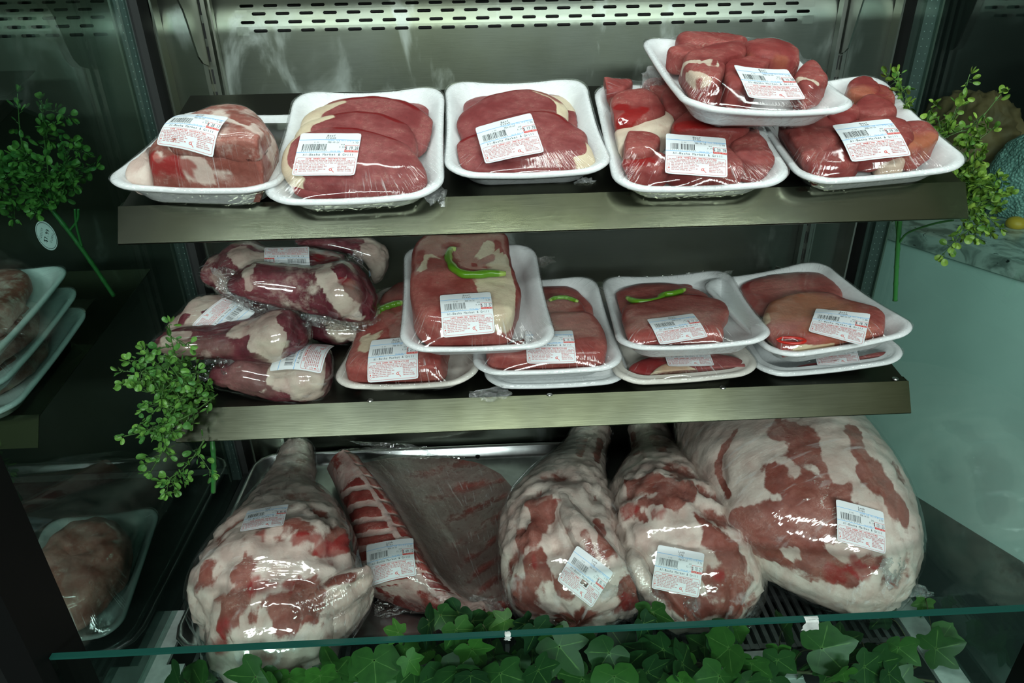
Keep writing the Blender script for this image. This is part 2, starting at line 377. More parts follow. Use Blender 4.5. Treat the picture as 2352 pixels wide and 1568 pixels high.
# shelves
def shelf(name,zs,tan,label,depth,holes):
    M=Matrix.Translation((0,.1,zs)); r=empty(name,M,label,'shelf')
    mb=MB(); th=.0014
    G=lambda P:np.array([[(x,y,z) for x in np.linspace(-HW,HW,9)] for y,z in P])
    d0=zs-.0012
    mb.box((-HW,0,0),(HW,0,0)) if False else None
    top=[(.0005,d0),(depth,d0+depth*tan)]
    V=[]; 
    for x in (-HW+.003,HW-.003):
        for y,z in top: V+= [(x,y,z),(x,y,z-th)]
    mb.add(V,[(0,4,6,2),(1,3,7,5),(0,2,3,1),(4,5,7,6),(2,6,7,3),(0,1,5,4)])
    mb.build('shelf_deck','steel_deck',r,False)
    prof=[(.012,d0+.012*tan-.0016),(.0008,zs-.0012),(-.0006,zs-.0002),(-.0217,zs-.0346),(-.0214,zs-.0359),(-.0200,zs-.0366),(-.0120,zs-.0362)]
    mb=MB(); off=[(0,-.0011)]*2+[(.0009,-.0008)]*2+[(.0012,.0002)]+[(.0006,.0011)]*2
    A=G(prof); B=G([(y+o[0],z+o[1]) for (y,z),o in zip(prof,off)])
    mb.grid(A,flip=True); mb.grid(B)
    n=len(prof)
    for x in (0,8): mb.add(np.vstack([A[:,x],B[:,x]]),[(i,i+1,n+i+1,n+i) for i in range(n-1)])
    mb.add(np.vstack([A[-1],B[-1]]),[(i,i+1,9+i+1,9+i) for i in range(8)])
    mb.build('price_rail','steel_lip',r,False)
    for sgn in (-1,1):
        mb=MB(); x=sgn*(HW-.012)
        P=[(.03,zs+.03*tan-.004),(depth-.004,zs+depth*tan-.006),(.408,zs-.002),(.408,zs-.03),(.36,zs-.034),(.03,zs+.03*tan-.018)]
        k=len(P); V=[(x-.0012,y,z) for y,z in P]+[(x+.0012,y,z) for y,z in P]
        mb.add(V,[tuple(range(k))[::-1],tuple(range(k,2*k))]+[(i,(i+1)%k,k+(i+1)%k,k+i) for i in range(k)])
        mb.build('bracket','steel_post',r,False)
    for px,py in holes:
        # pixel on the tilted deck plane
        d=ray(px,py); t=(zs+tan*CAM[1]-CAM[2])/(d[2]-tan*d[1]); p=CAM+d*t
        mb=MB(); ring=[]
        for rr,hh in ((.0042,.0),(.0040,.0012),(.0022,.0020),(.0003,.0022)):
            an=np.arange(12)*math.pi/6; ring.append(np.stack([p[0]+rr*np.cos(an),p[1]+rr*np.sin(an),np.full(12,p[2]+hh)-.0005],1))
        mb.grid(np.array(ring),True); mb.build('screw','screw_metal',r)
    return r
shelf('display_shelf',ZU,TU,'upper sloped stainless shelf with steel price rail carrying five trays in a row','s' and .25,[])
shelf('display_shelf',ZL,TL,'lower stainless shelf carrying shank packs and stacked steak trays',.27,[(850,919),(1262,905),(1660,889),(2056,869),(475,930)])
# brackets of the shelf above the picture
def brk(px,x,label):
    P=[at(a,b,'x',x) for a,b in px]; P=[(p[1],p[2]) for p in P]; P=[(min(y,.409),z) for y,z in P]
    P=[(P[0][0]-.05,P[0][1]+.10)]+P+[(.409,1.30)]
    k=len(P); V=[(x-.0013,y,z) for y,z in P]+[(x+.0013,y,z) for y,z in P]; mb=MB()
    mb.add(V,[tuple(range(k))[::-1],tuple(range(k,2*k))]+[(i,(i+1)%k,k+(i+1)%k,k+i) for i in range(k)])
    tag(mb.build('shelf_bracket','steel_post',None,False),label,'bracket')
brk([(408,0),(420,25),(432,60),(443,95),(455,130),(466,146),(480,152)],-.478,'curved dark steel shelf bracket hooked into the left slotted upright')
brk([(1984,0),(1972,38),(1960,76),(1949,110),(1940,120),(1928,123)],.492,'steel shelf bracket hooked into the right slotted upright')
# sheet pan
def rrect(hw,hl,r,n=64):
    """n points round a rounded rectangle, start at +x side, counter-clockwise, even by length."""
    r=min(r,hw-1e-4,hl-1e-4); P=[]
    for cx,cy,a0 in ((hw-r,hl-r,0),(-hw+r,hl-r,90),(-hw+r,-hl+r,180),(hw-r,-hl+r,270)):
        for k in range(13): a=math.radians(a0+90*k/12); P.append((cx+r*math.cos(a),cy+r*math.sin(a)))
    P=np.array(P); Q=np.vstack([P,P[:1]]); L=np.concatenate([[0],np.cumsum(np.linalg.norm(np.diff(Q,axis=0),axis=1))])
    t=np.linspace(0,L[-1],n,endpoint=False); return np.stack([np.interp(t,L,Q[:,0]),np.interp(t,L,Q[:,1])],1)
def pan():
    cx,cy=-.212,.182; z=.352; r=empty('sheet_pan',Matrix.Translation((cx,cy,z)),'aluminium rimmed sheet pan lying under the lamb leg and the ribs','tray')
    rings=[]
    for hw,hl,rad,h in ((.30,.20,.02,.0008),(.309,.209,.03,.0012),(.318,.218,.036,.006),(.322,.222,.038,.021),(.3245,.2245,.04,.0245),(.328,.228,.042,.0250),(.3305,.2305,.043,.0225),(.3305,.2305,.043,.0195),(.327,.227,.041,.0185),(.322,.222,.038,.004),(.312,.212,.034,-.0012),(.30,.20,.02,-.0016)):
        p=rrect(hw,hl,rad,96); rings.append(np.column_stack([p+[cx,cy],np.full(96,z+h)]))
    mb=MB(); mb.grid(np.array(rings),True,caps=True); mb.build('pan_body','aluminium',r)
pan()
mb=MB(); p=at(1097,1036,'z',.36); an=np.arange(10)*.628
mb.grid(np.array([[(p[0]+rr*(1+.2*math.sin(3*a))*math.cos(a),p[1]-.012+rr*math.sin(a),.3532+h) for a in an] for rr,h in ((.006,0),(.006,.003),(.004,.006),(.0005,.007))]),True)
tag(mb.build('dark_crumb','black_frame'),'small dark crumb at the back edge of the sheet pan','debris')
# ================================================================ price labels
GL={}
def glyph(ch,res=1):
    k=(ch,res)
    if k not in GL:
        cu=bpy.data.curves.new('g','FONT'); cu.body=ch; cu.size=1; cu.resolution_u=res; cu.align_x='CENTER'
        ob=bpy.data.objects.new('g',cu); COL.objects.link(ob); dg=bpy.context.evaluated_depsgraph_get()
        me=ob.evaluated_get(dg).to_mesh(); V=np.array([v.co[:2] for v in me.vertices]).reshape(-1,2); Fc=[tuple(p.vertices) for p in me.polygons]
        ob.evaluated_get(dg).to_mesh_clear(); bpy.data.objects.remove(ob); bpy.data.curves.remove(cu); GL[k]=(V,Fc)
    return GL[k]
class Flat:
    """2D drawing in label units (mm, y up from the bottom-left)."""
    def __init__(s): s.it=[]
    def poly(s,V,Fc,mi): s.it.append((np.asarray(V,float),Fc,mi))
    def rect(s,x0,y0,x1,y1,mi,nx=1):
        xs=np.linspace(x0,x1,nx+1); V=[(x,y) for x in xs for y in (y0,y1)]
        s.poly(V,[(2*i,2*i+2,2*i+3,2*i+1) for i in range(nx)],mi)
    def text(s,t,x,y,h,adv,mi,al='l',res=1,sx=None,bold=0.):
        """monospaced: cell width adv, cap height about h*.72; fits each glyph into its cell"""
        n=len(t); x0=x-(adv*n/2 if al=='c' else adv*n if al=='r' else 0)
        for i,ch in enumerate(t):
            if ch==' ': continue
            V,Fc=glyph(ch,res)
            if len(V)==0: continue
            w=V[:,0].max()-V[:,0].min(); k=h if sx is None else h*sx
            if w*k>adv*.86: k=adv*.86/w
            if bold:
                s.poly(np.column_stack([V[:,0]*k+x0+adv*(i+.5)+bold,V[:,1]*h+y]),Fc,mi)
            s.poly(np.column_stack([V[:,0]*k+x0+adv*(i+.5),V[:,1]*h+y]),Fc,mi)
LW,LH=64.,58.
INSTR=["THIS PRODUCT WAS PREPARED FROM INSPECTED AND PASSED MEAT AND/OR POULTRY. SOME FOOD",
"PRODUCTS MAY CONTAIN BACTERIA THAT COULD CAUSE ILLNESS IF THE PRODUCT IS MISHANDLED OR",
"COOKED IMPROPERLY. FOR YOUR PROTECTION, FOLLOW THESE SAFE HANDLING INSTRUCTIONS."]
INS2=[("KEEP REFRIGERATED OR FROZEN. THAW IN","REFRIGERATOR OR MICROWAVE."),("KEEP RAW MEAT AND POULTRY SEPARATE FROM","COOK THOROUGHLY."),
("OTHER FOODS. WASH WORKING SURFACES","KEEP HOT FOODS HOT."),("INCLUDING CUTTING BOARDS, UTENSILS AND","REFRIGERATE LEFTOVERS"),("HANDS AFTER TOUCHING RAW MEAT.","IMMEDIATELY OR DISCARD.")]
def label_art(n1,n2,wt,plu,unit,price,date,code):
    d=Flat()
    d.text(n1,33,52.6,4.0,2.25,1,'c',2); d.text(n2,33,49.2,4.0,2.25,1,'c',2)
    d.rect(0,47.6,LW,48.1,2,14)
    d.text('PACKED ON',30,45.7,2.1,1.25,2,'l'); d.text('SELL BY',44,45.7,2.1,1.3,2); d.text('WT/LBS.',55.3,45.7,2.1,1.15,2)
    d.rect(42.0,45.2,42.5,47.8,2); d.rect(53.9,45.2,54.4,47.8,2)
    d.text('0.00',19,43.0,3.1,1.35,5,'c'); d.text(date,30.5,42.8,3.2,1.35,5); d.text(wt,62.5,42.8,3.6,1.5,5,'r')
    x=5.0; r=random.Random(code)
    while x<30.5:
        w=r.choice((.28,.28,.5,.75)); d.rect(x,32.6,x+w,41.6,5 if r.random()<.35 else 1); x+=w+r.choice((.3,.4,.65,.9))
    d.text(code,4,30.9,2.3,2.15,5)
    d.text(plu,49.0,39.5,3.2,1.35,5,'r'); d.text(unit,49.4,35.6,3.6,1.5,5,'r')
    d.rect(0,29.6,46.5,30.1,2,10); d.text('PRICE PER LB',35.2,30.5,2.0,1.15,2)
    X0,X1,Y0,Y1=49.6,63.8,30.0,39.8
    d.rect(X0,Y0,X1,Y0+2.6,3,4); d.rect(X0,Y0,X0+.45,Y1,3); d.rect(X0,Y1-.4,X1,Y1,3,4)
    d.text('TOTAL($) PRICE',X0+.6,Y0+.65,1.8,.95,0)
    d.text(price,X1-.4,33.6,6.6,1.92,1,'r',2,sx=.62)
    d.text('Al-Basha Market & Grill',33.5,25.2,4.2,2.28,1,'c',2)
    # safe handling block
    x0,x1,y0,y1,rad=1.6,62.4,1.4,23.0,2.2; pts=[]
    for cx,cy,a0 in ((x1-rad,y1-rad,0),(x0+rad,y1-rad,90),(x0+rad,y0+rad,180),(x1-rad,y0+rad,270)):
        for k in range(5): a=math.radians(a0+22.5*k); pts.append((cx+rad*math.cos(a),cy+rad*math.sin(a),math.cos(a),math.sin(a)))
    full=[]
    for i,p in enumerate(pts):
        q=pts[(i+1)%len(pts)]; m=8 if math.hypot(p[0]-q[0],p[1]-q[1])>5 else 1
        for k in range(m): full.append([a+(b-a)*k/m for a,b in zip(p,q)])
    V=[(p[0],p[1]) for p in full]+[(p[0]-.32*p[2],p[1]-.32*p[3]) for p in full]; n=len(full)
    d.poly(V,[(i,(i+1)%n,n+(i+1)%n,n+i) for i in range(n)],4)
    d.text('SAFE HANDLING INSTRUCTIONS',32,19.9,2.9,1.62,3,'c',1,bold=.16)
    y=18.0
    for t in INSTR: d.text(t,32,y,1.6,.70,4,'c',bold=.10); y-=1.75
    y-=.2
    for k,(a,b) in enumerate(INS2):
        d.text(a,6.2,y,1.6,.72,4,bold=.10); d.text(b,45.2,y,1.6,.66,4,bold=.10); y-=1.95
    # pictograms: small fridge, hands drop, pot ring, pan in white square
    for (a,b,c,e) in ((2.6,9.6,4.8,9.9),(2.6,12.6,4.8,12.9),(2.6,11.2,4.8,11.4),(2.6,9.6,2.85,12.9),(4.55,9.6,4.8,12.9)): d.rect(a,b,c,e,4)
    d.poly([(2.5,6.6),(5.0,6.6),(3.9,8.6)],[(0,1,2)],3)
    def ringp(cx,cy,r1,r2,mi,n=14):
        V=[(cx+rr*math.cos(6.283*k/n),cy+rr*math.sin(6.283*k/n)) for rr in (r1,r2) for k in range(n)]
        d.poly(V,[(k,(k+1)%n,n+(k+1)%n,n+k) for k in range(n)],mi)
    ringp(3.8,4.3,1.0,1.25,4); ringp(38.6,7.0,.9,1.6,3)
    d.poly([(39.5,6.2),(39.9,6.6),(42.6,3.8),(42.1,3.4)],[(0,1,2,3)],3)
    d.poly([(37.6,9.2),(40.0,8.6),(43.0,9.9),(40.0,8.9)],[(0,1,2,3)],3)
    return d
def label_mesh(parent,film,corners,art,lift=.0004,curl=1.0,tear=False,size=None):
    """Drape the drawn label over the film: film=(bvh), corners = TL,TR,BR,BL pixels in the label's own reading order."""
    c=np.mean(corners,0); P0,N0=hit(film,*c); 
    if P0 is None: print('LABEL MISS',c); return None
    Ns=[N0]
    for k in range(4):
        for s in (.35,.7):
            q=c+(np.array(corners[k])-c)*s; p,nn=hit(film,*q)
            if p is not None and np.linalg.norm(p-P0)<.05: Ns.append(nn)
    N=np.mean(Ns,0); N/=np.linalg.norm(N)
    if N@(CAM-P0)<0: N=-N
    def onpl(px):
        d=ray(*px); return CAM+d*((P0-CAM)@N)/(d@N)
    TL,TR,BR,BL=[onpl(p) for p in corners]
    U=(TR-TL+BR-BL)/2; V=(TL-BL+TR-BR)/2; O=(TL+TR+BR+BL)/4
    # blend towards the label's true rectangle
    lu,lv=np.linalg.norm(U),np.linalg.norm(V); print('label %.1f x %.1f mm'%(lu*1e3,lv*1e3))
    uu=U/lu; vv=V-uu*(V@uu); vv/=np.linalg.norm(vv)
    sz=np.clip((lu/LW+lv/LH)/2,.00085,.00118)
    U=(.5*U+.5*uu*LW*sz); V=(.5*V+.5*vv*LH*sz)
    # heights of the film above the plane, fitted by a smooth quadratic so the paper stays stiff
    S=[];Hh=[]
    for a in np.linspace(-.5,.5,9):
        for b in np.linspace(-.5,.5,9):
            q=O+U*a+V*b; h=film.ray_cast(Vector(q+N*.06),Vector(-N))
            if h[0] is not None and h[3]<.11: S.append((1,a,b,a*a,a*b,b*b,a**3,b**3)); Hh.append(.06-h[3])
    S=np.array(S);Hh=np.array(Hh)
    co=np.linalg.solve(S.T@S+np.diag([1e-6,.05,.05,.3,.3,.3,1.5,1.5]),S.T@Hh)
    res=Hh-S@co; up=min(.010,res.max())
    def M(xy,z):
        a=xy[:,0]/LW-.5; b=xy[:,1]/LH-.5
        w=np.stack([np.ones_like(a),a,b,a*a,a*b,b*b,a**3,b**3],1)@co
        ex=.0015*curl*np.maximum(0,(np.abs(a)*np.abs(b)*4)-.55)
        return O+a[:,None]*U+b[:,None]*V+(w+up+lift+z+ex)[:,None]*N
    mb=MB(); n=18; r=2.6
    g=np.array([[(LW*i/(n-1),LH*j/(n-1)) for j in range(n)] for i in range(n)],float).reshape(-1,2)
    for p in g:
        dx=max(r-p[0],p[0]-(LW-r),0); dy=max(r-p[1],p[1]-(LH-r),0)
        if dx>0 and dy>0:
            k=math.hypot(dx,dy)
            if k>r: 
                cx=r if p[0]<r else LW-r; cy=r if p[1]<r else LH-r; p[0]=cx+(p[0]-cx)*r/k; p[1]=cy+(p[1]-cy)*r/k
    Fq=[(i*n+j,(i+1)*n+j,(i+1)*n+j+1,i*n+j+1) for i in range(n-1) for j in range(n-1)]
    if tear: Fq=[f for k,f in enumerate(Fq) if not (abs(g[f[0]][0]-34)<5.5 and 15<g[f[0]][1]<21.5)]
    mb.add(M(g,0),Fq,0); mb.add(M(g,-.00025),[f[::-1] for f in Fq],0)
    for Vp,Fc,mi in art.it:
        if tear and np.all(np.abs(Vp[:,0]-36)<7.5) and np.all((Vp[:,1]>14.5)&(Vp[:,1]<25)): continue
        mb.add(M(Vp,.00022 if mi else .0003),Fc,mi)
    return mb.build('price_label',['paper','ink_black','ink_blue','ink_red','ink_pink','ink_grey'],parent,False)
# ================================================================ foam tray packs
def rotm(yaw,pitch,roll):
    a,b,c=map(math.radians,(yaw,pitch,roll))
    return Matrix.Rotation(b,4,'X')@Matrix.Rotation(c,4,'Y')@Matrix.Rotation(a,4,'Z')
def to_local(M,P): A=np.array(M.inverted()); return np.asarray(P)@A[:3,:3].T+A[:3,3]
def to_world(M,P): A=np.array(M); return np.asarray(P)@A[:3,:3].T+A[:3,3]
def px_plane(M,pts,h,tilt=0.,y0=0.,tr=0.):
    """pixels -> local coords on the pack plane z = h + tan(tilt)*(y-y0) + tan(tr)*x"""
    A=np.array(M.inverted()); o=A[:3,:3]@CAM+A[:3,3]; k=math.tan(math.radians(tilt)); kr=math.tan(math.radians(tr)); R=[]
    for x,y in pts:
        d=A[:3,:3]@ray(x,y); t=(h+k*(o[1]-y0)+kr*o[0]-o[2])/(d[2]-k*d[1]-kr*d[0]); R.append(o+d*t)
    return np.array(R)
def crumple(mb,c,du,dv,seed,amp=.006,n=16,mi=0,taper=.0):
    """little crushed flap of film"""
    c,du,dv=map(np.asarray,(c,du,dv)); N=np.cross(du,dv); N=N/np.linalg.norm(N)
    s=np.linspace(-.5,.5,n); A,B=np.meshgrid(s,s,indexing='ij'); W=1-taper*(B+.5)
    P=c+(A*W)[...,None]*du+B[...,None]*dv
    k=fbm(np.stack([A*3.1+seed,B*3.1,A*0+seed*1.7],-1),1.6,4,seed); k2=fbm(np.stack([A*3.1,B*3.1+seed,A*0+.3],-1),1.4,4,seed+5)
    o1=vnoise(np.stack([A*2.3+seed*3.,B*2.3,A*0],-1),seed+1); o2=vnoise(np.stack([A*2.3,B*2.3+seed*2.,A*0+5],-1),seed+2); P=P+(o1*.22)[...,None]*du+(o2*.28)[...,None]*dv
    P=P+(1-np.abs(k)*2.4)[...,None]*N*amp+(k2*amp*.8)[...,None]*du/np.linalg.norm(du)
    edge=np.minimum(np.minimum(A+.5,.5-A),np.minimum(B+.5,.5-B)); P=P+((edge<.02)*fbm(P,400,2,seed)*amp*.5)[...,None]*dv/np.linalg.norm(dv)
    mb.grid(P,mi=mi)
def rim_shape(p,hw,hl,sag,pull):
    x,y=p[:,0]/hw,p[:,1]/hl; fx=np.clip(1-x*x,0,1)**1.5; fy=np.clip(1-y*y,0,1)**1.5
    sd=np.maximum(fx*(np.abs(y)>.8),fy*(np.abs(x)>.8)); q=p.copy()
    q[:,1]-=np.sign(y)*fx*(np.abs(y)>.8)*pull; q[:,0]-=np.sign(x)*fy*(np.abs(x)>.8)*pull
    return q,-sag*sd
def tray(root,M,w,l,seed,H=.030,mat='foam',n=120):
    hw,hl=w/2,l/2; rings=[]; rr=np.random.default_rng(seed); sag=.0035+rr.random()*.0025; pull=.0015+rr.random()*.001
    spec=[(.060,.004,.02,0),(.034,.0038,.022,0),(.0275,.0055,.026,0),(.0215,.012,.028,.3),(.0135,.024,.030,.8),(.0098,H-.0022,.031,1),(.0070,H+.0008,.032,1),(.0035,H+.0018,.033,1),(.0008,H+.0008,.034,1),(0,H-.0012,.034,1),(.0012,H-.0034,.034,1),(.0050,H-.0042,.033,1),(.0095,H-.0065,.032,.9),(.0150,.016,.030,.6),(.0225,.004,.028,.1),(.0265,.0008,.026,0),(.034,.0,.022,0),(.06,.0005,.02,0)]
    for ins,z,rad,k in spec:
        p=rrect(hw-ins,hl-ins,rad,n); p,dz=rim_shape(p,hw-ins,hl-ins,sag*k,pull*k)
        b=fbm(np.column_stack([p*28,np.full(n,seed*3.1+z*40)]),1.,2,seed)*.0011*(1 if 0<k<=1 else .3)
        rings.append(np.column_stack([p*(1+b[:,None]*4),z+dz*k+b*.5*k]))
    mb=MB(); G=np.array(rings); mb.grid(to_world(M,G.reshape(-1,3)).reshape(G.shape),True,caps=True,flip=True)
    mb.build('foam_tray',mat,root)
    p=rrect(hw-.004,hl-.004,.033,n); p,dz=rim_shape(p,hw,hl,sag,pull); return p,H+.0022+dz,(hw,hl)
def slab(out,th,rnd=(.35,.6),amp=.0015,asc=60.,seed=0,nk=22,nt=84,base=.85,fat=None,edge=None,rough_edge=0.,dome=0.):
    """Meat piece from its outline (local coords on its own plane): rounded sides, rippled skin.
    fat=(deg,width,depth): rind on that side. edge=(deg,width): fresh dark cut along that side."""
    P=cr(out,nt,True); c=P.mean(0); R=P-c; rings=[];A=[]
    ang=np.degrees(np.arctan2(R[:,1],R[:,0]))
    for ph in np.linspace(-88,90,nk):
        a=math.radians(ph); s=max(.012,abs(math.cos(a))**rnd[0]); z=math.copysign(abs(math.sin(a))**rnd[1],math.sin(a))*th/2
        Q=c+R*s; Q[:,2]+=z+dome*(1-s*s)*(z>0)
        col=np.zeros((nt,3)); col[:,0]=base
        dd=lambda d:np.abs((ang-d+180)%360-180)
        if fat is not None:
            for fd in (fat if isinstance(fat,list) else [fat]):
                m=np.clip((fd[1]-dd(fd[0]))/12,0,1)*np.clip((s-(1-fd[2]))/.06+.5,0,1); col[:,0]-=m*base*1.1
        if edge is not None:
            m=np.clip((edge[1]-dd(edge[0]))/15,0,1)*np.clip((s-.80)/.04,0,1); col[:,1]+=m*1.1
        rings.append(Q);A.append(col)
    G=np.array(rings);A=np.array(A)
    d=fbm(G.reshape(-1,3)+seed*.37,asc,3,seed).reshape(G.shape[:2]); d2=fbm(G.reshape(-1,3)+seed*.11,asc*.35,2,seed+3).reshape(G.shape[:2])
    dirv=G-c; dirv[...,2]*=2; dirv/=np.linalg.norm(dirv,axis=-1,keepdims=True)+1e-9
    G=G+dirv*(d*amp+d2*amp*1.6)[...,None]
    A[...,0]+=.10*d2
    return G,A
def grid_faces(m,n,k=0):
    f=[(k+i*n+j,k+i*n+(j+1)%n,k+(i+1)*n+(j+1)%n,k+(i+1)*n+j) for i in range(m-1) for j in range(n)]
    return f
def paint(Wv,A,b,seeds,sc=45.,wob=.4,seed=0):
    """seeds: (px,py,radius,channel,value) or ([(px,py),...],radius,channel,value) spread along a line; A rows change in place"""
    ws=fbm(Wv,sc,3,seed+11)
    for sd in seeds:
        if isinstance(sd[0],(list,tuple)): pts,rad,ch,val=sd
        else: pts,rad,ch,val=[sd[:2]],sd[2],sd[3],sd[4]
        C=[]
        for p in pts:
            q,_=hit(b,*p)
            if q is not None: C.append(q)
        if not C: continue
        if len(C)>1: C=[C[i]+(C[i+1]-C[i])*t for i in range(len(C)-1) for t in np.linspace(0,1,max(2,int(np.linalg.norm(C[i+1]-C[i])/(rad*.5)+2)))]
        D=np.min([np.linalg.norm(Wv-c,axis=1) for c in C],0)
        w=np.clip((1.25-D/rad*(1+wob*ws))/.5,0,1)
        A[:,ch]+=(val-A[:,ch])*w if ch==0 else np.maximum(val*w-np.maximum(A[:,ch],0),0)
    return A
def pepper_strip(root,M,pts,h,wid=.0045,tall=.008,hs=None,mat='green_pepper'):
    L=px_plane(M,pts,h)
    if hs is not None: 
        L=np.array([px_plane(M,[p],q)[0] for p,q in zip(pts,hs)])
    P=cr(L,40); T=np.gradient(P,axis=0); T/=np.linalg.norm(T,axis=1,keepdims=True); n=12; G=[];A=[]
    for i,(p,t) in enumerate(zip(P,T)):
        s=np.cross([0,0,1.],t); s/=np.linalg.norm(s); a=np.arange(n)*2*math.pi/n; k=1-.45*max(0,1-min(i,39-i)/5); bump=1+.18*math.sin(i*.9)
        ca,sa=np.cos(a),np.sin(a)
        G.append(p+np.outer(np.sign(ca)*np.abs(ca)**.7*wid*k*bump,s)+np.outer(np.sign(sa)*np.abs(sa)**.7*tall/2*k,[0,0,1.]))
        q=np.zeros((n,3)); q[:,0]=np.clip(ca*1.6-.2,0,1)+(k<.75)*.8; A.append(np.clip(q,0,1))
    mb=MB(); G=np.array(G); W_=to_world(M,G.reshape(-1,3)).reshape(G.shape); mb.grid(W_,True,a=np.array(A).reshape(-1,3),caps=True); mb.build('pepper_slice',mat,root)
    return G.reshape(-1,3),grid_faces(40,n)
def pack(name,label,cat,pose,meats,lbl=None,group=None,seed=1,mat='beef',H=.030,traymat='foam',part='steak',peppers=(),streak='film_tray',tails=()):
    x,y,z,yaw,pit,rol,w,l=pose
    M=Matrix.Translation((x,y,z))@rotm(yaw,pit,rol); root=empty(name,M,label,cat,group)
    per,rz,(hw,hl)=tray(root,M,w,l,seed,H,traymat)
    V=[];Fs=[];k=0
    for i,m in enumerate(meats):
        m=dict(m); seeds=m.pop('seeds',[]); pn=m.pop('part',part); mm=m.pop('mat',mat); h=m.pop('h'); tilt=m.pop('tilt',0.); tr=m.pop('tr',0.)
        L=px_plane(M,m.pop('px'),h,tilt,0.,tr)
        L[:,0]=np.clip(L[:,0],-hw+.012,hw-.012); L[:,1]=np.clip(L[:,1],-hl+.012,hl-.012)
        th=m.pop('th'); G,A=slab(L,th,seed=seed*10+i,**m)
        # keep it above the tray's floor
        G[...,2]=np.maximum(G[...,2],.0055+.25*(G[...,2]-.0055)*(G[...,2]<.0055))
        li=.013+.017*np.clip(1-G[...,2]/.03,0,1); G[...,0]=np.clip(G[...,0],-hw+li,hw-li); G[...,1]=np.clip(G[...,1],-hl+li,hl-li)
        sh=G.shape; Wv=to_world(M,G.reshape(-1,3)); A=A.reshape(-1,3); f=grid_faces(sh[0],sh[1])
        if seeds: paint(Wv,A,bvh(Wv,f),seeds,seed=seed+i)
        mb=MB(); mb.grid(Wv.reshape(sh),True,a=A,caps=True); mb.build(pn,mm,root)
        V.append(G.reshape(-1,3)); Fs+=grid_faces(sh[0],sh[1],k); k+=sh[0]*sh[1]
    for pp in peppers:
        pv,pf=pepper_strip(root,M,**pp); V.append(pv); Fs+=[tuple(a+k for a in t) for t in pf]; k+=len(pv)
    b=bvh(np.vstack(V),Fs)
    # film as a membrane stretched from the rim over the meat
    nx,ny=63,79; X,Y=np.meshgrid(np.linspace(-hw,hw,nx),np.linspace(-hl,hl,ny),indexing='ij')
    rimr=math.atan2; zr=np.empty((nx,ny)); ang=np.arctan2(per[:,1]/hl,per[:,0]/hw); o=np.argsort(ang); zr=np.interp(np.arctan2(Y/hl,X/hw),ang[o],rz[o],period=2*math.pi)
    qx,qy=np.abs(X)-(hw-.037),np.abs(Y)-(hl-.037); ins=np.where((qx>0)&(qy>0),np.hypot(qx,qy)<.0335,(np.abs(X)<hw-.0035)&(np.abs(Y)<hl-.0035))
    ob=np.full((nx,ny),-1.)
    for i in range(nx):
        for j in range(ny):
            if ins[i,j]:
                h=b.ray_cast(Vector((X[i,j],Y[i,j],.4)),Vector((0,0,-1)))
                if h[0] is not None: ob[i,j]=h[0].z+.0006
    Z=np.where(ins,np.maximum(zr,ob),zr)
    for _ in range(1500):
        A_=.25*(np.roll(Z,1,0)+np.roll(Z,-1,0)+np.roll(Z,1,1)+np.roll(Z,-1,1)); A_=Z+1.0*(A_-Z)
        Z=np.where(ins,np.maximum(A_,ob),zr)
    def samp(p):
        u=(p[:,0]+hw)/(2*hw)*(nx-1); v=(p[:,1]+hl)/(2*hl)*(ny-1); i=np.clip(u.astype(int),0,nx-2); j=np.clip(v.astype(int),0,ny-2); a=u-i;c=v-j
        return Z[i,j]*(1-a)*(1-c)+Z[i+1,j]*a*(1-c)+Z[i,j+1]*(1-a)*c+Z[i+1,j+1]*a*c
    n=len(per); NR=34; ts=np.linspace(.02,1,NR)**.8; G=[];UV=[]
    u=np.arange(n)/n*3.0
    for t in ts:
        q=per*t; zz=samp(q)
        if t==1: zz=rz
        G.append(np.column_stack([q,zz+.0004])); UV.append(np.column_stack([u,np.full(n,t)]))
    G=np.array(G);UV=np.array(UV); Wt=to_world(M,G.reshape(-1,3)).reshape(G.shape)
    mb=MB(); mb.grid(Wt,True,0,uvs=UV,flip=False)
    S=[]
    for ins_,zz,cr_ in ((.004,H+.0024,0),(-.0008,H+.0012,.0004),(.004,H-.007,.001),(.0105,.019,.0016),(.0195,.006,.0022),(.0235,-.0004,.0026)):
        p=rrect(hw-ins_,hl-ins_,.034,n); kk=np.clip(zz/H,0,1); p,dz=rim_shape(p,hw,hl,.0045*kk,.002*kk)
        f=fbm(np.column_stack([p*1.,np.full(n,zz+seed)]),150,3,seed)
        S.append(np.column_stack([p*(1+f[:,None]*cr_*9),np.maximum(zz+dz*kk,.0002)+np.abs(f)*cr_*.6]))
    S=np.array(S); mb.grid(to_world(M,S.reshape(-1,3)).reshape(S.shape),True,1,flip=True)
    for (px,py,hh,sx,sy,sd) in tails:
        c=px_plane(M,[(px,py)],hh)[0]; crumple(mb,to_world(M,c[None])[0],np.array([sx,.002,.002]),np.array([.002,-.35*sy,-.9*sy]),sd,.004,14,2)
    mb.build('plastic_wrap',[streak,'film_skirt','film_crumple'],root)
    if lbl:
        fb=bvh(Wt.reshape(-1,3),grid_faces(NR,n)); label_mesh(root,fb,lbl[0],label_art(*lbl[1]))
    return root
SL=lambda px,h,th=.018,**k:dict(dict(px=px,h=h,th=th,rnd=(.48,.66)),**k)
BS=lambda wt,price,date='FEB-05-26',code='0420403019287':('Beef','Steak',wt,'403','9.99',price,date,code)
CK=dict(rnd=(.34,.42),amp=.0042,asc=34.)
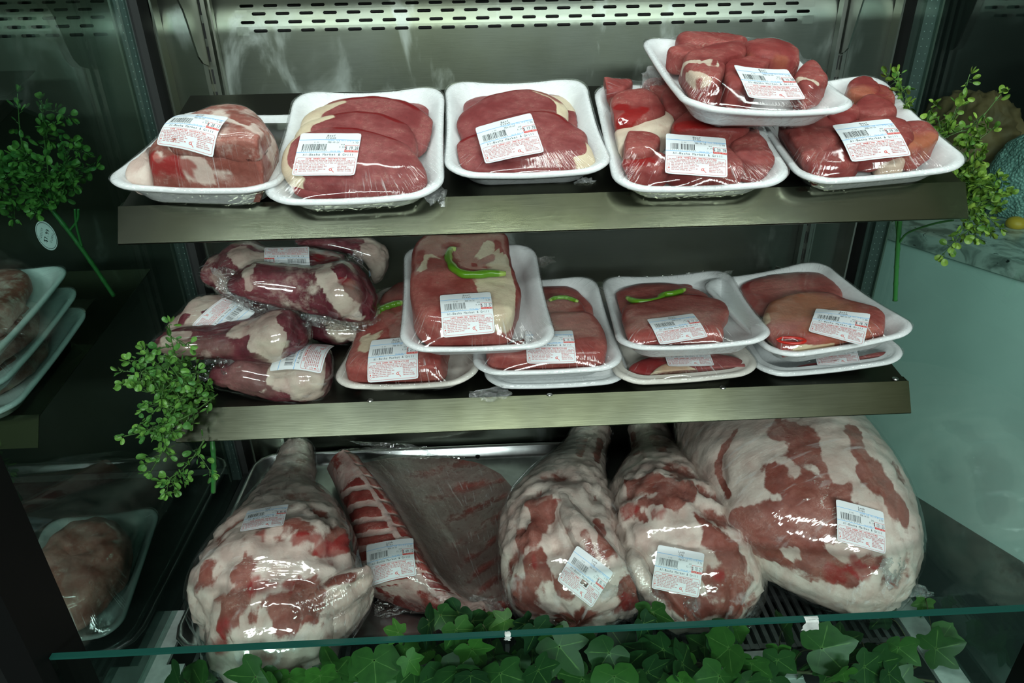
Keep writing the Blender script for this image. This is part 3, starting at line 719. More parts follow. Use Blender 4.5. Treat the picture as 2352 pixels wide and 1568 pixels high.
# ---- upper shelf, left to right
pack('wrapped_lamb_neck_tray','white foam tray of lamb neck mound at the upper shelf left end','meat tray',(-.3640,.0786,1.0154,-3.3,9.5,2.1,.177,.228),[
 SL([(345,420),(352,385),(378,350),(440,318),(540,316),(618,342),(640,385),(628,428),(500,436),(380,434)],.032,.074,rnd=(.42,.55),amp=.004,asc=40,base=.75,mat='lamb',part='neck_meat',seeds=[
  ([(560,262),(600,300),(628,330)],.010,0,.1),([(520,290),(560,300),(610,330)],.007,0,.95),([(470,335),(500,322)],.008,0,.1),([(560,315),(600,330),(625,345)],.010,0,.05),([(400,340),(395,330)],.004,0,.05),([(320,350),(360,358)],.005,0,.1),
  ([(428,365),(432,390),(440,410),(466,418)],.004,0,.0),([(440,365),(470,375),(505,372),(540,382)],.0045,0,.05),([(500,395),(540,388)],.0045,0,.0),([(350,375),(345,400)],.012,1,.8),(430,380,.008,1,.9),(458,388,.009,0,-.6),([(400,372),(404,410)],.007,1,.9),([(500,365),(540,375)],.012,0,.9)]),
 SL([(288,418),(292,372),(320,356),(350,372),(362,405),(352,424),(320,428)],.020,.036,rnd=(.6,.7),amp=.002,base=.1,mat='lamb',part='neck_meat'),
 SL([(388,335),(400,300),(470,270),(540,256),(590,275),(628,318),(605,350),(500,352),(420,348)],.066,.034,rnd=(.6,.7),amp=.003,base=.62,mat='lamb',part='neck_meat',seeds=[([(490,265),(540,272),(590,300)],.007,0,.05),([(520,258),(570,285)],.005,0,.9)])],
 ([(404,266),(530,279),(480,323),(350,318)],('Lamb','Neck','2.82','205','9.99','$ 28.17','FEB-05-26','0420205028174')),seed=3,mat='lamb',H=.030)
pack('wrapped_beef_steak_tray','white foam tray of fanned beef steak slices priced $19.28 on upper shelf','meat tray',(-.2058,.0733,1.0236,.9,18.5,-.6,.185,.240),[
 SL([(690,262),(710,240),(769,213),(829,206),(889,207),(934,219),(990,249),(1000,300),(980,340),(880,350),(760,340),(700,300)],.010,.020,edge=(90,60),fat=[(165,40,.30)]),
 SL([(690,300),(705,272),(735,255),(769,240),(822,232),(882,231),(934,240),(979,266),(1002,292),(990,325),(953,358),(860,365),(760,355),(704,330)],.021,.024,edge=(80,70),fat=[(165,45,.32)],tilt=7),
 SL([(678,330),(690,305),(725,286),(769,272),(822,267),(874,270),(919,285),(948,304),(960,350),(934,380),(880,405),(780,400),(700,375)],.032,.026,edge=(75,60),fat=[(165,45,.26)],tilt=9),
 SL([(646,372),(660,345),(690,322),(740,309),(792,306),(840,312),(919,335),(955,365),(977,405),(971,425),(934,436),(844,440),(747,442),(683,430),(650,405)],.041,.030,edge=(70,55),fat=[(175,45,.10)],tilt=10),
 SL([(672,436),(690,418),(717,408),(784,405),(844,416),(890,430),(885,446),(784,454),(702,451)],.031,.014,base=.9,seeds=[([(690,420),(740,410),(800,408)],.008,1,.9)],tilt=7)],
 ([(692,305),(825,304),(816,404),(673,403)],BS('1.93','$ 19.28',code='0420403019287')),group='beef trays on the upper shelf',seed=4,tails=[(1000,452,.004,.022,.02,3)])
pack('wrapped_beef_steak_tray','white foam tray of beef steak with tilted label priced $17.78 on upper shelf','meat tray',(-.0246,.1096,1.0302,.9,16.8,.2,.182,.233),[
 SL([(1061,250),(1085,232),(1140,207),(1196,197),(1245,204),(1290,228),(1319,251),(1333,277),(1305,310),(1196,320),(1084,300)],.010,.020,edge=(90,60),fat=[(20,30,.25)]),
 SL([(1048,290),(1062,268),(1090,249),(1121,232),(1174,220),(1218,218),(1263,228),(1296,247),(1307,268),(1290,305),(1196,332),(1084,330),(1054,312)],.023,.026,edge=(80,70),fat=[(25,40,.22)],tilt=7),
 SL([(1121,300),(1150,283),(1196,271),(1252,267),(1293,280),(1325,303),(1349,320),(1353,340),(1366,368),(1365,382),(1346,390),(1271,390),(1196,385),(1140,362)],.036,.030,edge=(75,55),fat=[(-35,22,.16)],tilt=10,seeds=[([(1180,300),(1290,300)],.02,1,.35)]),
 SL([(1038,345),(1060,325),(1100,312),(1140,318),(1196,340),(1222,374),(1200,397),(1121,398),(1065,388),(1042,366)],.031,.016,edge=(100,60),base=.78,tilt=9)],
 ([(1096,290),(1217,253),(1244,354),(1118,377)],BS('1.78','$ 17.78',code='0420403017784')),group='beef trays on the upper shelf',seed=5,tails=[(1345,418,.004,.02,.012,4)])
ST=lambda px,h=.026,th=.034,**k:dict(dict(px=px,h=h,th=th,**CK),**k)
pack('wrapped_stew_beef_tray','white foam tray of stewing beef cubes priced $20.78','meat tray',(.1598,.0756,1.0240,-1.7,18.6,-1.9,.187,.236),[
 ST([(1383,210),(1400,203),(1443,203),(1452,215),(1430,236),(1396,241),(1380,230)]),ST([(1486,205),(1542,194),(1574,208),(1555,230),(1521,235),(1478,220)]),
 ST([(1400,255),(1426,236),(1478,230),(1512,250),(1527,278),(1495,300),(1443,312),(1405,297)],.030,.036,seeds=[([(1428,246),(1470,252),(1432,285)],.010,1,1.)]),
 ST([(1415,318),(1469,297),(1521,272),(1545,293),(1532,318),(1469,335),(1425,355)],.024,.028,base=.15),
 ST([(1437,326),(1450,318),(1482,320),(1514,340),(1495,370),(1435,372)],.032,.03),
 ST([(1424,388),(1440,372),(1478,362),(1524,370),(1540,404),(1495,420),(1443,410)],.024,.03,seeds=[([(1440,375),(1500,368)],.008,1,.8)]),
 ST([(1521,232),(1564,220),(1592,258),(1572,283),(1527,275)]),ST([(1545,300),(1598,275),(1667,278),(1713,301),(1695,330),(1615,325),(1553,322)],.028,seeds=[([(1560,290),(1640,283)],.007,1,.9)]),
 ST([(1674,345),(1719,325),(1770,357),(1795,392),(1740,400),(1682,382)],.022,base=.9),ST([(1530,385),(1641,330),(1690,379),(1697,412),(1598,420)],.024),ST([(1695,285),(1750,268),(1790,320),(1735,335)],.02)],
 ([(1530,306),(1664,312),(1668,415),(1531,399)],('Beef','Stew','2.08','401','9.99','$ 20.78','FEB-05-26','0420401020780')),group='beef trays on the upper shelf',seed=6,mat='stew_beef',part='beef_cube')
pack('wrapped_stew_beef_tray','white foam tray of stewing beef cubes priced $19.18','meat tray',(.3493,.0817,1.0241,2.0,17.1,-3.4,.186,.232),[
 ST([(1940,205),(1985,194),(2018,232),(1985,247),(1940,234)],.028,seeds=[(1975,215,.02,2,.5)]),ST([(1998,214),(2041,224),(2052,254),(2022,270),(1993,242)],.026),
 ST([(1949,260),(1985,241),(2030,250),(2057,278),(2022,290),(1958,280)],.032),ST([(1897,287),(1942,262),(1966,282),(1942,314),(1902,304)],.026),
 ST([(1794,302),(1856,282),(1914,301),(1936,330),(1899,366),(1850,390),(1811,348)],.026,.036),ST([(2058,305),(2115,299),(2155,318),(2148,346),(2097,370),(2060,350)],.026,.034,base=.7,seeds=[([(2070,330),(2140,320)],.015,2,.7)]),
 ST([(1998,376),(2046,360),(2074,370),(2066,392),(2018,396)],.016,.022,base=.2),ST([(1940,306),(2050,293),(2092,344),(1985,375),(1940,348)],.030,.036),ST([(1846,360),(1934,338),(1980,379),(1942,405),(1862,404)],.024,.030)],
 ([(1910,280),(2041,269),(2096,351),(1962,374)],('Beef','Stew','1.92','401','9.99','$ 19.18','FEB-05-26','0420401019183')),group='beef trays on the upper shelf',seed=8,mat='stew_beef',part='beef_cube')
pack('wrapped_stew_beef_tray','white foam tray of beef cubes resting on top of two other trays','meat tray',(.2233,.1005,1.0818,1.6,12.6,2.7,.186,.233),[
 ST([(1527,136),(1581,123),(1626,142),(1564,150)],.024),ST([(1562,150),(1600,136),(1637,124),(1697,118),(1713,146),(1668,162),(1658,192),(1641,218),(1605,213),(1570,184)],.034,.036,seeds=[([(1570,150),(1640,148)],.007,0,.2),([(1580,182),(1620,185)],.008,0,.25),(1605,188,.006,1,.8)]),
 ST([(1708,128),(1762,121),(1811,129),(1833,157),(1796,161),(1734,153)],.032,seeds=[([(1720,135),(1800,140)],.006,2,.4)]),ST([(1665,168),(1719,151),(1772,155),(1744,189),(1710,222),(1663,217)],.028),
 ST([(1820,190),(1856,168),(1888,189),(1893,208),(1856,225),(1825,210)],.028,.03,seeds=[([(1830,185),(1875,190)],.004,0,.1)]),ST([(1600,90),(1640,85),(1688,92),(1690,104),(1610,104)],.022),
 ST([(1560,104),(1620,98),(1667,103),(1715,115),(1641,126),(1570,122)],.026),ST([(1613,210),(1710,215),(1721,232),(1641,230)],.018,.024),ST([(1833,222),(1869,219),(1867,238),(1824,236)],.018,.024),ST([(1715,108),(1780,104),(1800,118),(1730,120)],.02)],
 ([(1681,154),(1807,164),(1850,232),(1717,225)],('Beef','Stew','1.66','401','9.99','$ 16.58','FEB-05-26','0420401016588')),group='beef trays on the upper shelf',seed=9,mat='stew_beef',part='beef_cube',tails=[(1500,185,.0,.03,.03,6)])
# ---- lower shelf
pack('wrapped_beef_steak_tray','white foam tray of thick beef steak half hidden under the roast tray','meat tray',(-.1596,.1100,.7615,-8.8,7.8,-6.5,.186,.239),[
 SL([(799,868),(801,840),(815,810),(843,750),(872,710),(905,672),(940,658),(1010,670),(1035,750),(1025,830),(1000,878),(930,884),(830,884)],.030,.046,rnd=(.30,.45),amp=.003,base=.88,seeds=[([(838,800),(845,775)],.009,0,.3),([(1000,840),(960,860)],.03,1,.3)])],
 ([(852,774),(957,764),(959,866),(846,878)],BS('2.73','$ 27.27','FEB-03-26','0420403027277')),group='beef trays on the lower shelf',seed=10,mat='beef_pink',traymat='foam_old',peppers=[dict(pts=[(855,726),(875,710),(900,700),(926,694)],h=.055)])
pack('wrapped_beef_steak_tray','white foam tray of stacked beef slices priced $15.78 with a thin green pepper slice','meat tray',(-.0020,.1006,.7727,1.,6.5,.4,.187,.235),[
 SL([(1190,660),(1245,646),(1285,647),(1322,671),(1366,714),(1352,738),(1260,735),(1195,710)],.016,.02,edge=(90,60)),
 SL([(1200,715),(1245,697),(1291,684),(1331,696),(1348,730),(1322,750),(1260,745)],.028,.02,base=.8),
 SL([(1116,818),(1140,790),(1200,765),(1260,740),(1310,736),(1361,742),(1391,788),(1385,833),(1322,846),(1199,845),(1130,838)],.026,.038,rnd=(.25,.4),base=.9)],
 ([(1207,757),(1313,755),(1326,831),(1210,833)],BS('1.58','$ 15.78','FEB-03-26','0420403015780')),group='beef trays on the lower shelf',seed=11,mat='beef_pink',peppers=[dict(pts=[(1262,690),(1275,684),(1300,683),(1328,692)],h=.042,wid=.003,tall=.005)],tails=[(1130,905,.004,.05,.02,7)])
pack('wrapped_beef_steak_tray','white foam tray showing only its front rim beneath the $15.78 steak tray','meat tray',(.012,.118,.7585,.5,8,0,.186,.232),[SL([(1120,850),(1250,820),(1380,840),(1380,868),(1200,880)],.012,.012)],None,group='beef trays on the lower shelf',seed=21,H=.016)
pack('wrapped_beef_roast_tray','white foam tray of one beef roast with fat cap priced $25.57','meat tray',(-.0900,.0929,.8218,2.6,11.2,2.5,.186,.236),[
 SL([(936,690),(940,650),(952,600),(982,556),(1034,543),(1092,541),(1138,549),(1164,570),(1172,605),(1183,644),(1195,690),(1186,730),(1169,760),(1120,776),(1015,776),(966,760),(944,725)],.034,.056,rnd=(.26,.38),amp=.003,asc=40,base=.9,seeds=[
  ([(1150,590),(1160,640),(1168,690),(1165,735)],.011,0,.0),([(1120,556),(1135,575),(1148,590)],.006,0,.1),([(1090,640),(1080,655),(1110,650),(1140,680),(1150,720)],.018,0,.0),([(985,585),(968,620)],.006,0,.3),([(1094,588),(1098,598)],.005,1,1.),(1056,640,.005,1,1.),([(1035,660),(1030,665)],.004,1,.9),([(945,720),(965,760),(1010,775)],.012,1,.5)])],
 ([(1012,673),(1126,661),(1135,764),(1017,771)],BS('2.56','$ 25.57','FEB-03-26','0420403025574')),group='beef trays on the lower shelf',seed=12,mat='beef_pink',part='roast',
 peppers=[dict(pts=[(1047,572),(1036,572),(1030,588),(1036,608),(1056,626),(1085,631),(1122,628),(1162,628)],h=.066,wid=.0048,tall=.009)],tails=[(1250,600,.02,.03,.012,9)])
pack('wrapped_beef_steak_tray','white foam tray of beef slices and red trimmings under the $13.19 tray','meat tray',(.1694,.1060,.7602,3.3,7.7,-.4,.187,.235),[
 SL([(1445,850),(1500,825),(1598,815),(1700,830),(1712,857),(1600,866),(1512,870)],.016,.02,base=.85,seeds=[([(1440,850),(1480,830)],.03,1,.6)]),SL([(1500,866),(1525,843),(1570,838),(1605,848),(1590,868)],.020,.014,base=.25,seeds=[(1550,850,.02,2,.6)])],
 ([(1520,800),(1630,795),(1640,836),(1529,840)],BS('1.41','$ 14.09','FEB-03-26','0420403014096')),group='beef trays on the lower shelf',seed=13,H=.024,traymat='foam_old')
pack('wrapped_beef_steak_tray','white foam tray of two beef steaks with bright green pepper curl priced $13.19','meat tray',(.1832,.0914,.7902,-3.7,-.6,-3.2,.187,.231),[
 SL([(1475,655),(1510,644),(1564,643),(1590,663),(1560,680),(1490,680)],.012,.014),
 SL([(1409,692),(1426,670),(1482,657),(1555,659),(1615,676),(1628,700),(1600,735),(1512,740),(1426,730)],.018,.018,edge=(95,50)),
 SL([(1426,735),(1436,712),(1480,704),(1547,692),(1598,688),(1660,702),(1673,724),(1660,752),(1656,780),(1598,788),(1491,798),(1446,790),(1431,764)],.027,.026,rnd=(.3,.5),base=.9,edge=(95,55))],
 ([(1483,732),(1593,717),(1629,770),(1514,788)],BS('1.32','$ 13.19','FEB-03-26','0420403013199')),group='beef trays on the lower shelf',seed=14,mat='beef_pink',peppers=[dict(pts=[(1439,683),(1460,692),(1485,693),(1510,689),(1525,677),(1550,673),(1574,664)],h=.034,wid=.004,tall=.008)],tails=[(1670,628,.036,.02,.006,5)])
pack('wrapped_beef_steak_tray','white foam tray of dark beef in shade under the $18.78 tray','meat tray',(.3562,.1062,.7621,1.1,5.7,-4.6,.190,.235),[
 SL([(1835,858),(1860,846),(1970,830),(2041,814),(2045,832),(1990,845),(1900,856)],.016,.016,base=.9,seeds=[(1900,845,.02,1,.6)])],
 ([(1880,795),(1970,790),(1962,829),(1869,841)],BS('1.52','$ 15.18','FEB-03-26','0420403015188')),group='beef trays on the lower shelf',seed=15,H=.024)
pack('wrapped_beef_steak_tray','white foam tray of orange-tinged beef steak priced $18.78','meat tray',(.3395,.0746,.7947,6.5,1.7,-5.5,.187,.231),[
 SL([(1699,668),(1727,647),(1792,633),(1878,632),(1919,655),(1930,690),(1878,715),(1770,725),(1720,705)],.018,.020,base=.92,edge=(150,60)),
 SL([(1750,740),(1756,716),(1775,700),(1835,685),(1899,685),(1951,702),(2020,724),(2031,747),(2022,773),(1942,788),(1899,803),(1813,816),(1770,808),(1758,775)],.027,.028,rnd=(.3,.5),base=.88,fat=[(165,18,.12)],seeds=[([(1790,705),(1850,700),(1900,730)],.04,2,.55),([(1775,795),(1830,803),(1900,797)],.009,0,.2),([(1790,700),(1830,705)],.010,1,.5)])],
 ([(1880,702),(2001,724),(1978,786),(1855,766)],BS('1.88','$ 18.78','FEB-03-26','0420403018787')),group='beef trays on the lower shelf',seed=16,mat='beef_pink',peppers=[dict(pts=[(1783,780),(1800,775),(1830,776),(1850,782),(1835,788),(1805,787),(1785,782)],h=.043,wid=.0018,tall=.003,mat='red_pepper')])
# ================================================================ lamb pieces and shanks
def station(L,R,ax,v,rv,dirv=None):
    """silhouette pixels L,R on the plane ax=v; rv = half-size across that plane"""
    a_=at(*L,ax,v); b_=at(*R,ax,v); c=(a_+b_)/2; a=(b_-a_)/2
    n=np.array([0,0,1.]) if ax=='z' else np.array([0,-1.,0]); n=n if dirv is None else np.array(dirv,float)
    n=n-a*(n@a)/(a@a); n/=np.linalg.norm(n); return np.array([c,a,n*rv])
def loft(st,nv,nu,cap0=.03,cap1=.03,ex=1.,ncap=7):
    K=cr(np.array(st),nv); C,A,B=K[:,0],K[:,1],K[:,2]
    T0=C[0]-C[1]; T0/=np.linalg.norm(T0); T1=C[-1]-C[-2]; T1/=np.linalg.norm(T1)
    th=np.arange(nu)*2*math.pi/nu; ct,s_=np.cos(th),np.sin(th); ct=np.sign(ct)*np.abs(ct)**ex; s_=np.sign(s_)*np.abs(s_)**ex; R=[]
    for p in np.linspace(88,90/ncap,ncap): a=math.radians(p); k=math.cos(a); R.append(C[0]+T0*cap0*math.sin(a)+k*(ct[:,None]*A[0]+s_[:,None]*B[0]))
    for i in range(nv): R.append(C[i]+ct[:,None]*A[i]+s_[:,None]*B[i])
    for p in np.linspace(90/ncap,88,ncap): a=math.radians(p); k=math.cos(a); R.append(C[-1]+T1*cap1*math.sin(a)+k*(ct[:,None]*A[-1]+s_[:,None]*B[-1]))
    return np.array(R)
def gnormals(G):
    du=np.roll(G,-1,1)-np.roll(G,1,1); dv=np.gradient(G,axis=0); N=np.cross(du,dv); N/=np.linalg.norm(N,axis=-1,keepdims=True)+1e-12
    c=G.mean((0,1)); 
    if ((G-G.mean(1,keepdims=True))*N).sum()<0: N=-N
    return N
def organic(lofts,root,mat,part,seed,lumps=(),seeds=(),base=.1,vary=.35,amp=.003,asc=22.,zmin=None,parts=None,rough=0.):
    """Build the lofted pieces of one cut; returns displaced grids and their base grids for the wrap."""
    out=[];allV=[];allF=[];k=0
    for li,G in enumerate(lofts):
        N=gnormals(G); sh=G.shape[:2]; f=grid_faces(*sh); b0=bvh(G.reshape(-1,3),f); D=np.zeros(sh)
        P=G.reshape(-1,3)
        D+=(fbm(P,asc,4,seed+li)*amp*1.6+fbm(P,asc*3.3,3,seed+9+li)*amp*.7).reshape(sh)
        rd=fbm(P*[1,1,1.4],asc*1.5,3,seed+30); D-=(np.clip(.12-np.abs(rd),0,1)*amp*6).reshape(sh)
        vv=np.clip((np.arange(sh[0])/sh[0]-.42)/.22,0,1)[:,None]*np.ones((1,sh[1]))
        rg=1-2.2*np.abs(fbm(P,24.,4,seed+80)).reshape(sh); rg2=1-2.*np.abs(fbm(P,58.,3,seed+81)).reshape(sh)
        if li==0 and rough: D+=vv*rough*(rg*.9+rg2*.35-.45)
        for lm in lumps:
            pts,rad,am=(lm[0],lm[1],lm[2]) if isinstance(lm[0],(list,tuple)) else ([lm[:2]],lm[2],lm[3])
            C=[q for q in (hit(b0,*p)[0] for p in pts) if q is not None]
            if not C: continue
            if len(C)>1: C=[C[i]+(C[i+1]-C[i])*t for i in range(len(C)-1) for t in np.linspace(0,1,8)]
            d=np.min([np.linalg.norm(P-c,axis=1) for c in C],0).reshape(sh); D+=am*np.exp(-(d/rad)**2)
        Q=G+N*D[...,None]
        if zmin is not None: Q[...,2]=np.maximum(Q[...,2],zmin)
        out.append((Q,G,N,D)); allV.append(Q.reshape(-1,3)); allF+=grid_faces(*sh,k); k+=sh[0]*sh[1]
    V=np.vstack(allV); b=bvh(V,allF); A=np.zeros((len(V),3)); A[:,0]=base+vary*np.clip(fbm(V,14.,4,seed+50)*1.6,-.6,1)+.12*fbm(V,60.,3,seed+51)
    if rough:
        n0=lofts[0].shape[0]*lofts[0].shape[1]; P=V[:n0]; vv=np.repeat(np.clip((np.arange(lofts[0].shape[0])/lofts[0].shape[0]-.46)/.2,0,1),lofts[0].shape[1])
        rg=np.abs(fbm(P,24.,4,seed+80)); A[:n0,0]+=vv*np.clip(rg*2.6-.55,-.3,.55)
    paint(V,A,b,seeds,sc=38.,wob=.8,seed=seed)
    k=0
    for li,(Q,G,N,D) in enumerate(out):
        n=Q.shape[0]*Q.shape[1]; mb=MB(); mb.grid(Q,True,a=A[k:k+n],caps=True); k+=n
        mb.build(parts[li] if parts else part,mat,root)
    return out,b
def smoothg(D,it):
    for _ in range(it):
        D=.25*(np.roll(D,1,1)+np.roll(D,-1,1)+np.vstack([D[:1],D[:-1]])+np.vstack([D[1:],D[-1:]]))
    return D
def wrap_of(out,off=.0022,k=6,sub=2,rip=.0012,seed=0,zmin=None):
    """film round each lofted piece: bulges bridged (max over neighbours), hollows spanned"""
    res=[]
    for (Q,G,N,D) in out:
        E=D.copy()
        for _ in range(k):
            E=np.maximum.reduce([E,np.roll(E,1,1),np.roll(E,-1,1),np.vstack([E[:1],E[:-1]]),np.vstack([E[1:],E[-1:]])])
        E=smoothg(E,k*3)+off; E=np.maximum(E,D+.0007)
        P=G.reshape(-1,3); E=E+(np.abs(fbm(P*[1,1,1],30.,3,seed+70)).reshape(D.shape))*rip
        W_=G+N*E[...,None]
        if zmin is not None: W_[...,2]=np.maximum(W_[...,2],zmin-.0005)
        res.append(W_)
    return res
Z0=.3535
def lamb(name,label,cat,origin,lofts,seed,lumps,seeds,lbl,base=.1,mat='lamb',tails=(),parts=None,part='meat',film_extra=None,wrapk=6,tear=False,vary=.35,amp=.003,wraponly=None,rough=.012):
    root=empty(name,Matrix.Translation(origin),label,cat,'wrapped lamb cuts on the case floor')
    out,b=organic(lofts,root,mat,part,seed,lumps,seeds,base,vary,amp,zmin=Z0,parts=parts,rough=rough)
    mb=MB(); W_=wrap_of(out if wraponly is None else [out[i] for i in wraponly],k=wrapk,seed=seed,zmin=Z0); Vs=[];Fs=[];k=0
    for g in W_:
        nv,nu=g.shape[:2]; U=np.stack(np.meshgrid(np.linspace(0,1,nv),np.arange(nu)/nu,indexing='ij')[::-1],-1)
        mb.grid(g,True,0,uvs=U,caps=True); Vs.append(g.reshape(-1,3)); Fs+=grid_faces(nv,nu,k); k+=nv*nu
    if film_extra is not None:
        for g in film_extra: mb.grid(g,False,0); Vs.append(g.reshape(-1,3)); m,n=g.shape[:2]; Fs+=[(k+i*n+j,k+i*n+j+1,k+(i+1)*n+j+1,k+(i+1)*n+j) for i in range(m-1) for j in range(n-1)]; k+=m*n
    for (px,ax,v,du,dv,sd,am) in tails: crumple(mb,at(*px,ax,v),du,dv,sd,am,18,1,.3)
    mb.build('plastic_wrap',['film_leg','film_crumple'],root)
    if lbl: label_mesh(root,bvh(np.vstack(Vs),Fs),lbl[0],label_art(*lbl[1]),.0006,tear=tear)
    return root
S=station
legA=loft([S((648,1035),(722,1035),'z',.400,.030),S((628,1075),(726,1078),'z',.402,.034),S((596,1130),(724,1122),'z',.410,.042),S((556,1190),(770,1165),'z',.424,.058),S((505,1270),(797,1225),'z',.438,.076),S((455,1350),(812,1290),'z',.440,.084),S((446,1405),(815,1350),'z',.436,.080),S((478,1452),(780,1415),'z',.430,.068)],64,110,.012,.082,.95)
rollA=loft([S((842,1312),(830,1352),'z',0.467,.022),S((800,1322),(800,1382),'z',0.465,.026),S((740,1350),(752,1418),'z',0.459,.028),S((680,1392),(690,1450),'z',0.455,.026)],26,40,.012,.02)
rollB=loft([S((852,1352),(836,1398),'z',0.425,.024),S((815,1380),(800,1448),'z',0.424,.027),S((740,1432),(722,1500),'z',0.422,.028),S((660,1465),(640,1528),'z',0.422,.027),S((570,1470),(560,1528),'z',0.422,.026),S((490,1462),(505,1512),'z',0.424,.024)],44,44,.012,.012)
lamb('wrapped_lamb_joint','wrapped lamb leg on the sheet pan, leftmost of the lamb cuts','lamb joint',(-.40,.10,.352),[legA,rollA,rollB],31,
 lumps=[([(690,1410),(770,1365),(835,1340)],.008,-.012),([(560,1250),(590,1280),(545,1330)],.016,.010),([(700,1215),(770,1230)],.016,.009),([(735,1270),(760,1262)],.016,-.014),([(640,1290),(690,1320)],.02,-.008),([(520,1390),(540,1430)],.018,.010),([(630,1375),(660,1400)],.014,.010),([(575,1340),(600,1440)],.010,-.009),([(690,1340),(760,1320)],.012,.006),(480,1300,.02,.007)],
 seeds=[([(590,1262),(570,1290),(548,1318)],.014,0,1.),(600,1222,.010,1,.8),([(680,1238),(715,1235)],.010,1,.75),([(670,1205),(700,1212)],.012,0,.8),([(735,1268),(775,1262),(790,1240)],.012,1,.85),([(780,1225),(795,1250)],.015,0,.9),([(530,1385),(525,1425)],.020,0,1.),([(590,1345),(620,1345)],.010,1,.8),([(655,1350),(668,1340)],.009,1,.85),([(650,1378),(672,1385)],.018,0,1.),([(645,1425),(660,1430)],.018,0,.95),([(700,1345),(712,1378)],.02,0,.9),(512,1440,.012,1,.8),(500,1475,.012,1,.9),([(760,1335),(800,1325)],.008,0,.9),(608,1505,.014,1,.6),([(690,1060),(660,1090)],.012,0,.55),(700,1105,.010,1,.4),(470,1330,.012,0,.8),(580,1425,.012,0,.9),([(760,1410),(820,1380)],.01,0,.1),([(640,1290),(600,1250)],.02,0,.0),([(700,1290),(660,1270)],.02,0,.0)],
 lbl=([(573,1168),(664,1155),(645,1204),(549,1222)],('Lamb','Leg','6.60','202','12.19','$ 80.45','FEB-04-26','0420202080453')),tails=[((560,1400),'z',.47,np.array([.05,.01,.0]),np.array([.01,-.03,-.03]),3,.005),((680,1420),'z',.455,np.array([.08,.03,0]),np.array([.01,-.025,-.03]),8,.006)],parts=['meat','flank_flap','flank_flap'])
legC=loft([S((1312,992),(1408,990),'z',.402,.026),S((1290,1032),(1398,1028),'z',.405,.032),S((1256,1068),(1392,1062),'z',.412,.042),S((1212,1110),(1392,1100),'z',.424,.056),S((1172,1168),(1400,1155),'z',.434,.068),S((1156,1225),(1410,1225),'z',.436,.074),S((1160,1290),(1426,1290),'z',.432,.072),S((1172,1345),(1442,1345),'z',.425,.064)],62,104,.012,.055,.92)
flapC=loft([S((1276,1150),(1312,1150),'z',.508,.010),S((1290,1200),(1345,1190),'z',.508,.014),S((1318,1255),(1385,1235),'z',.500,.018),S((1350,1310),(1425,1285),'z',.482,.022),S((1385,1365),(1455,1335),'z',.455,.024),S((1405,1398),(1466,1378),'z',.425,.022)],40,36,.014,.02)
tailC=loft([S((1365,1412),(1385,1428),'z',.388,.010),S((1345,1430),(1366,1446),'z',.384,.010),S((1338,1455),(1356,1462),'z',.380,.007),S((1337,1478),(1346,1482),'z',.378,.003)],18,20,.01,.01)
lamb('wrapped_lamb_joint','wrapped lamb leg beside the ribs with a crooked torn label priced $82.16','lamb joint',(.02,.10,.352),[legC,flapC,tailC],41,
 lumps=[([(1225,1160),(1270,1150)],.014,.009),([(1240,1185),(1255,1195)],.016,-.008),([(1220,1230),(1235,1250)],.016,.008),([(1260,1270),(1250,1220)],.014,-.010),([(1225,1300),(1200,1350)],.02,.008),([(1290,1340),(1320,1330)],.018,.010),(1330,1125,.010,.007),([(1262,1180),(1280,1260)],.010,-.012)],
 seeds=[([(1225,1158),(1265,1152)],.011,0,1.),([(1235,1185),(1262,1175)],.013,0,1.),([(1222,1225),(1240,1215)],.014,0,1.),([(1196,1230),(1200,1255)],.011,0,.9),([(1228,1290),(1240,1320)],.020,0,1.),([(1200,1350),(1210,1390)],.022,0,1.),([(1290,1350),(1312,1340)],.016,0,.9),(1225,1285,.008,1,.8),([(1300,1420),(1330,1425)],.014,0,1.),([(1340,1005),(1330,1045)],.008,0,.9),([(1380,1010),(1372,1060)],.008,0,.85),([(1375,1205),(1390,1255)],.014,0,.8),([(1345,1225),(1360,1275)],.008,0,.6),(1432,1383,.014,1,.7),([(1440,1345),(1452,1370)],.016,0,.9),([(1255,1090),(1285,1100)],.014,2,.35),(1175,1170,.006,1,.5),([(1270,1240),(1290,1260)],.016,0,.0),(1282,1146,.006,1,.7)],
 lbl=([(1322,1254),(1408,1308),(1360,1402),(1284,1330)],('Lamb','Leg','6.74','202','12.19','$ 82.16','FEB-04-26','0420202082167')),tear=True,
 tails=[((1290,1425),'z',.41,np.array([.07,.0,.0]),np.array([.0,-.03,-.035]),12,.009),((1410,1410),'z',.40,np.array([.08,.02,.0]),np.array([.0,-.02,-.03]),15,.010),((1180,1330),'z',.44,np.array([.03,.0,.03]),np.array([.0,-.05,-.02]),18,.007)],parts=['meat','flank_flap','tail_end'])
legD=loft([S((1442,985),(1532,980),'z',.402,.026),S((1448,1020),(1548,1015),'z',.406,.032),S((1446,1058),(1566,1050),'z',.414,.044),S((1418,1100),(1592,1085),'z',.426,.058),S((1402,1150),(1618,1130),'z',.436,.070),S((1408,1205),(1650,1180),'z',.438,.075),S((1424,1265),(1690,1232),'z',.434,.073),S((1440,1315),(1722,1280),'z',.426,.066),S((1462,1352),(1738,1328),'z',.414,.056)],64,106,.012,.06,.92)
flapD=loft([S((1440,1285),(1470,1262),'z',.455,.012),S((1442,1318),(1488,1300),'z',.450,.016),S((1462,1350),(1502,1338),'z',.440,.016),S((1490,1388),(1522,1370),'z',.420,.016),S((1540,1418),(1560,1398),'z',.402,.014)],30,32,.012,.015)
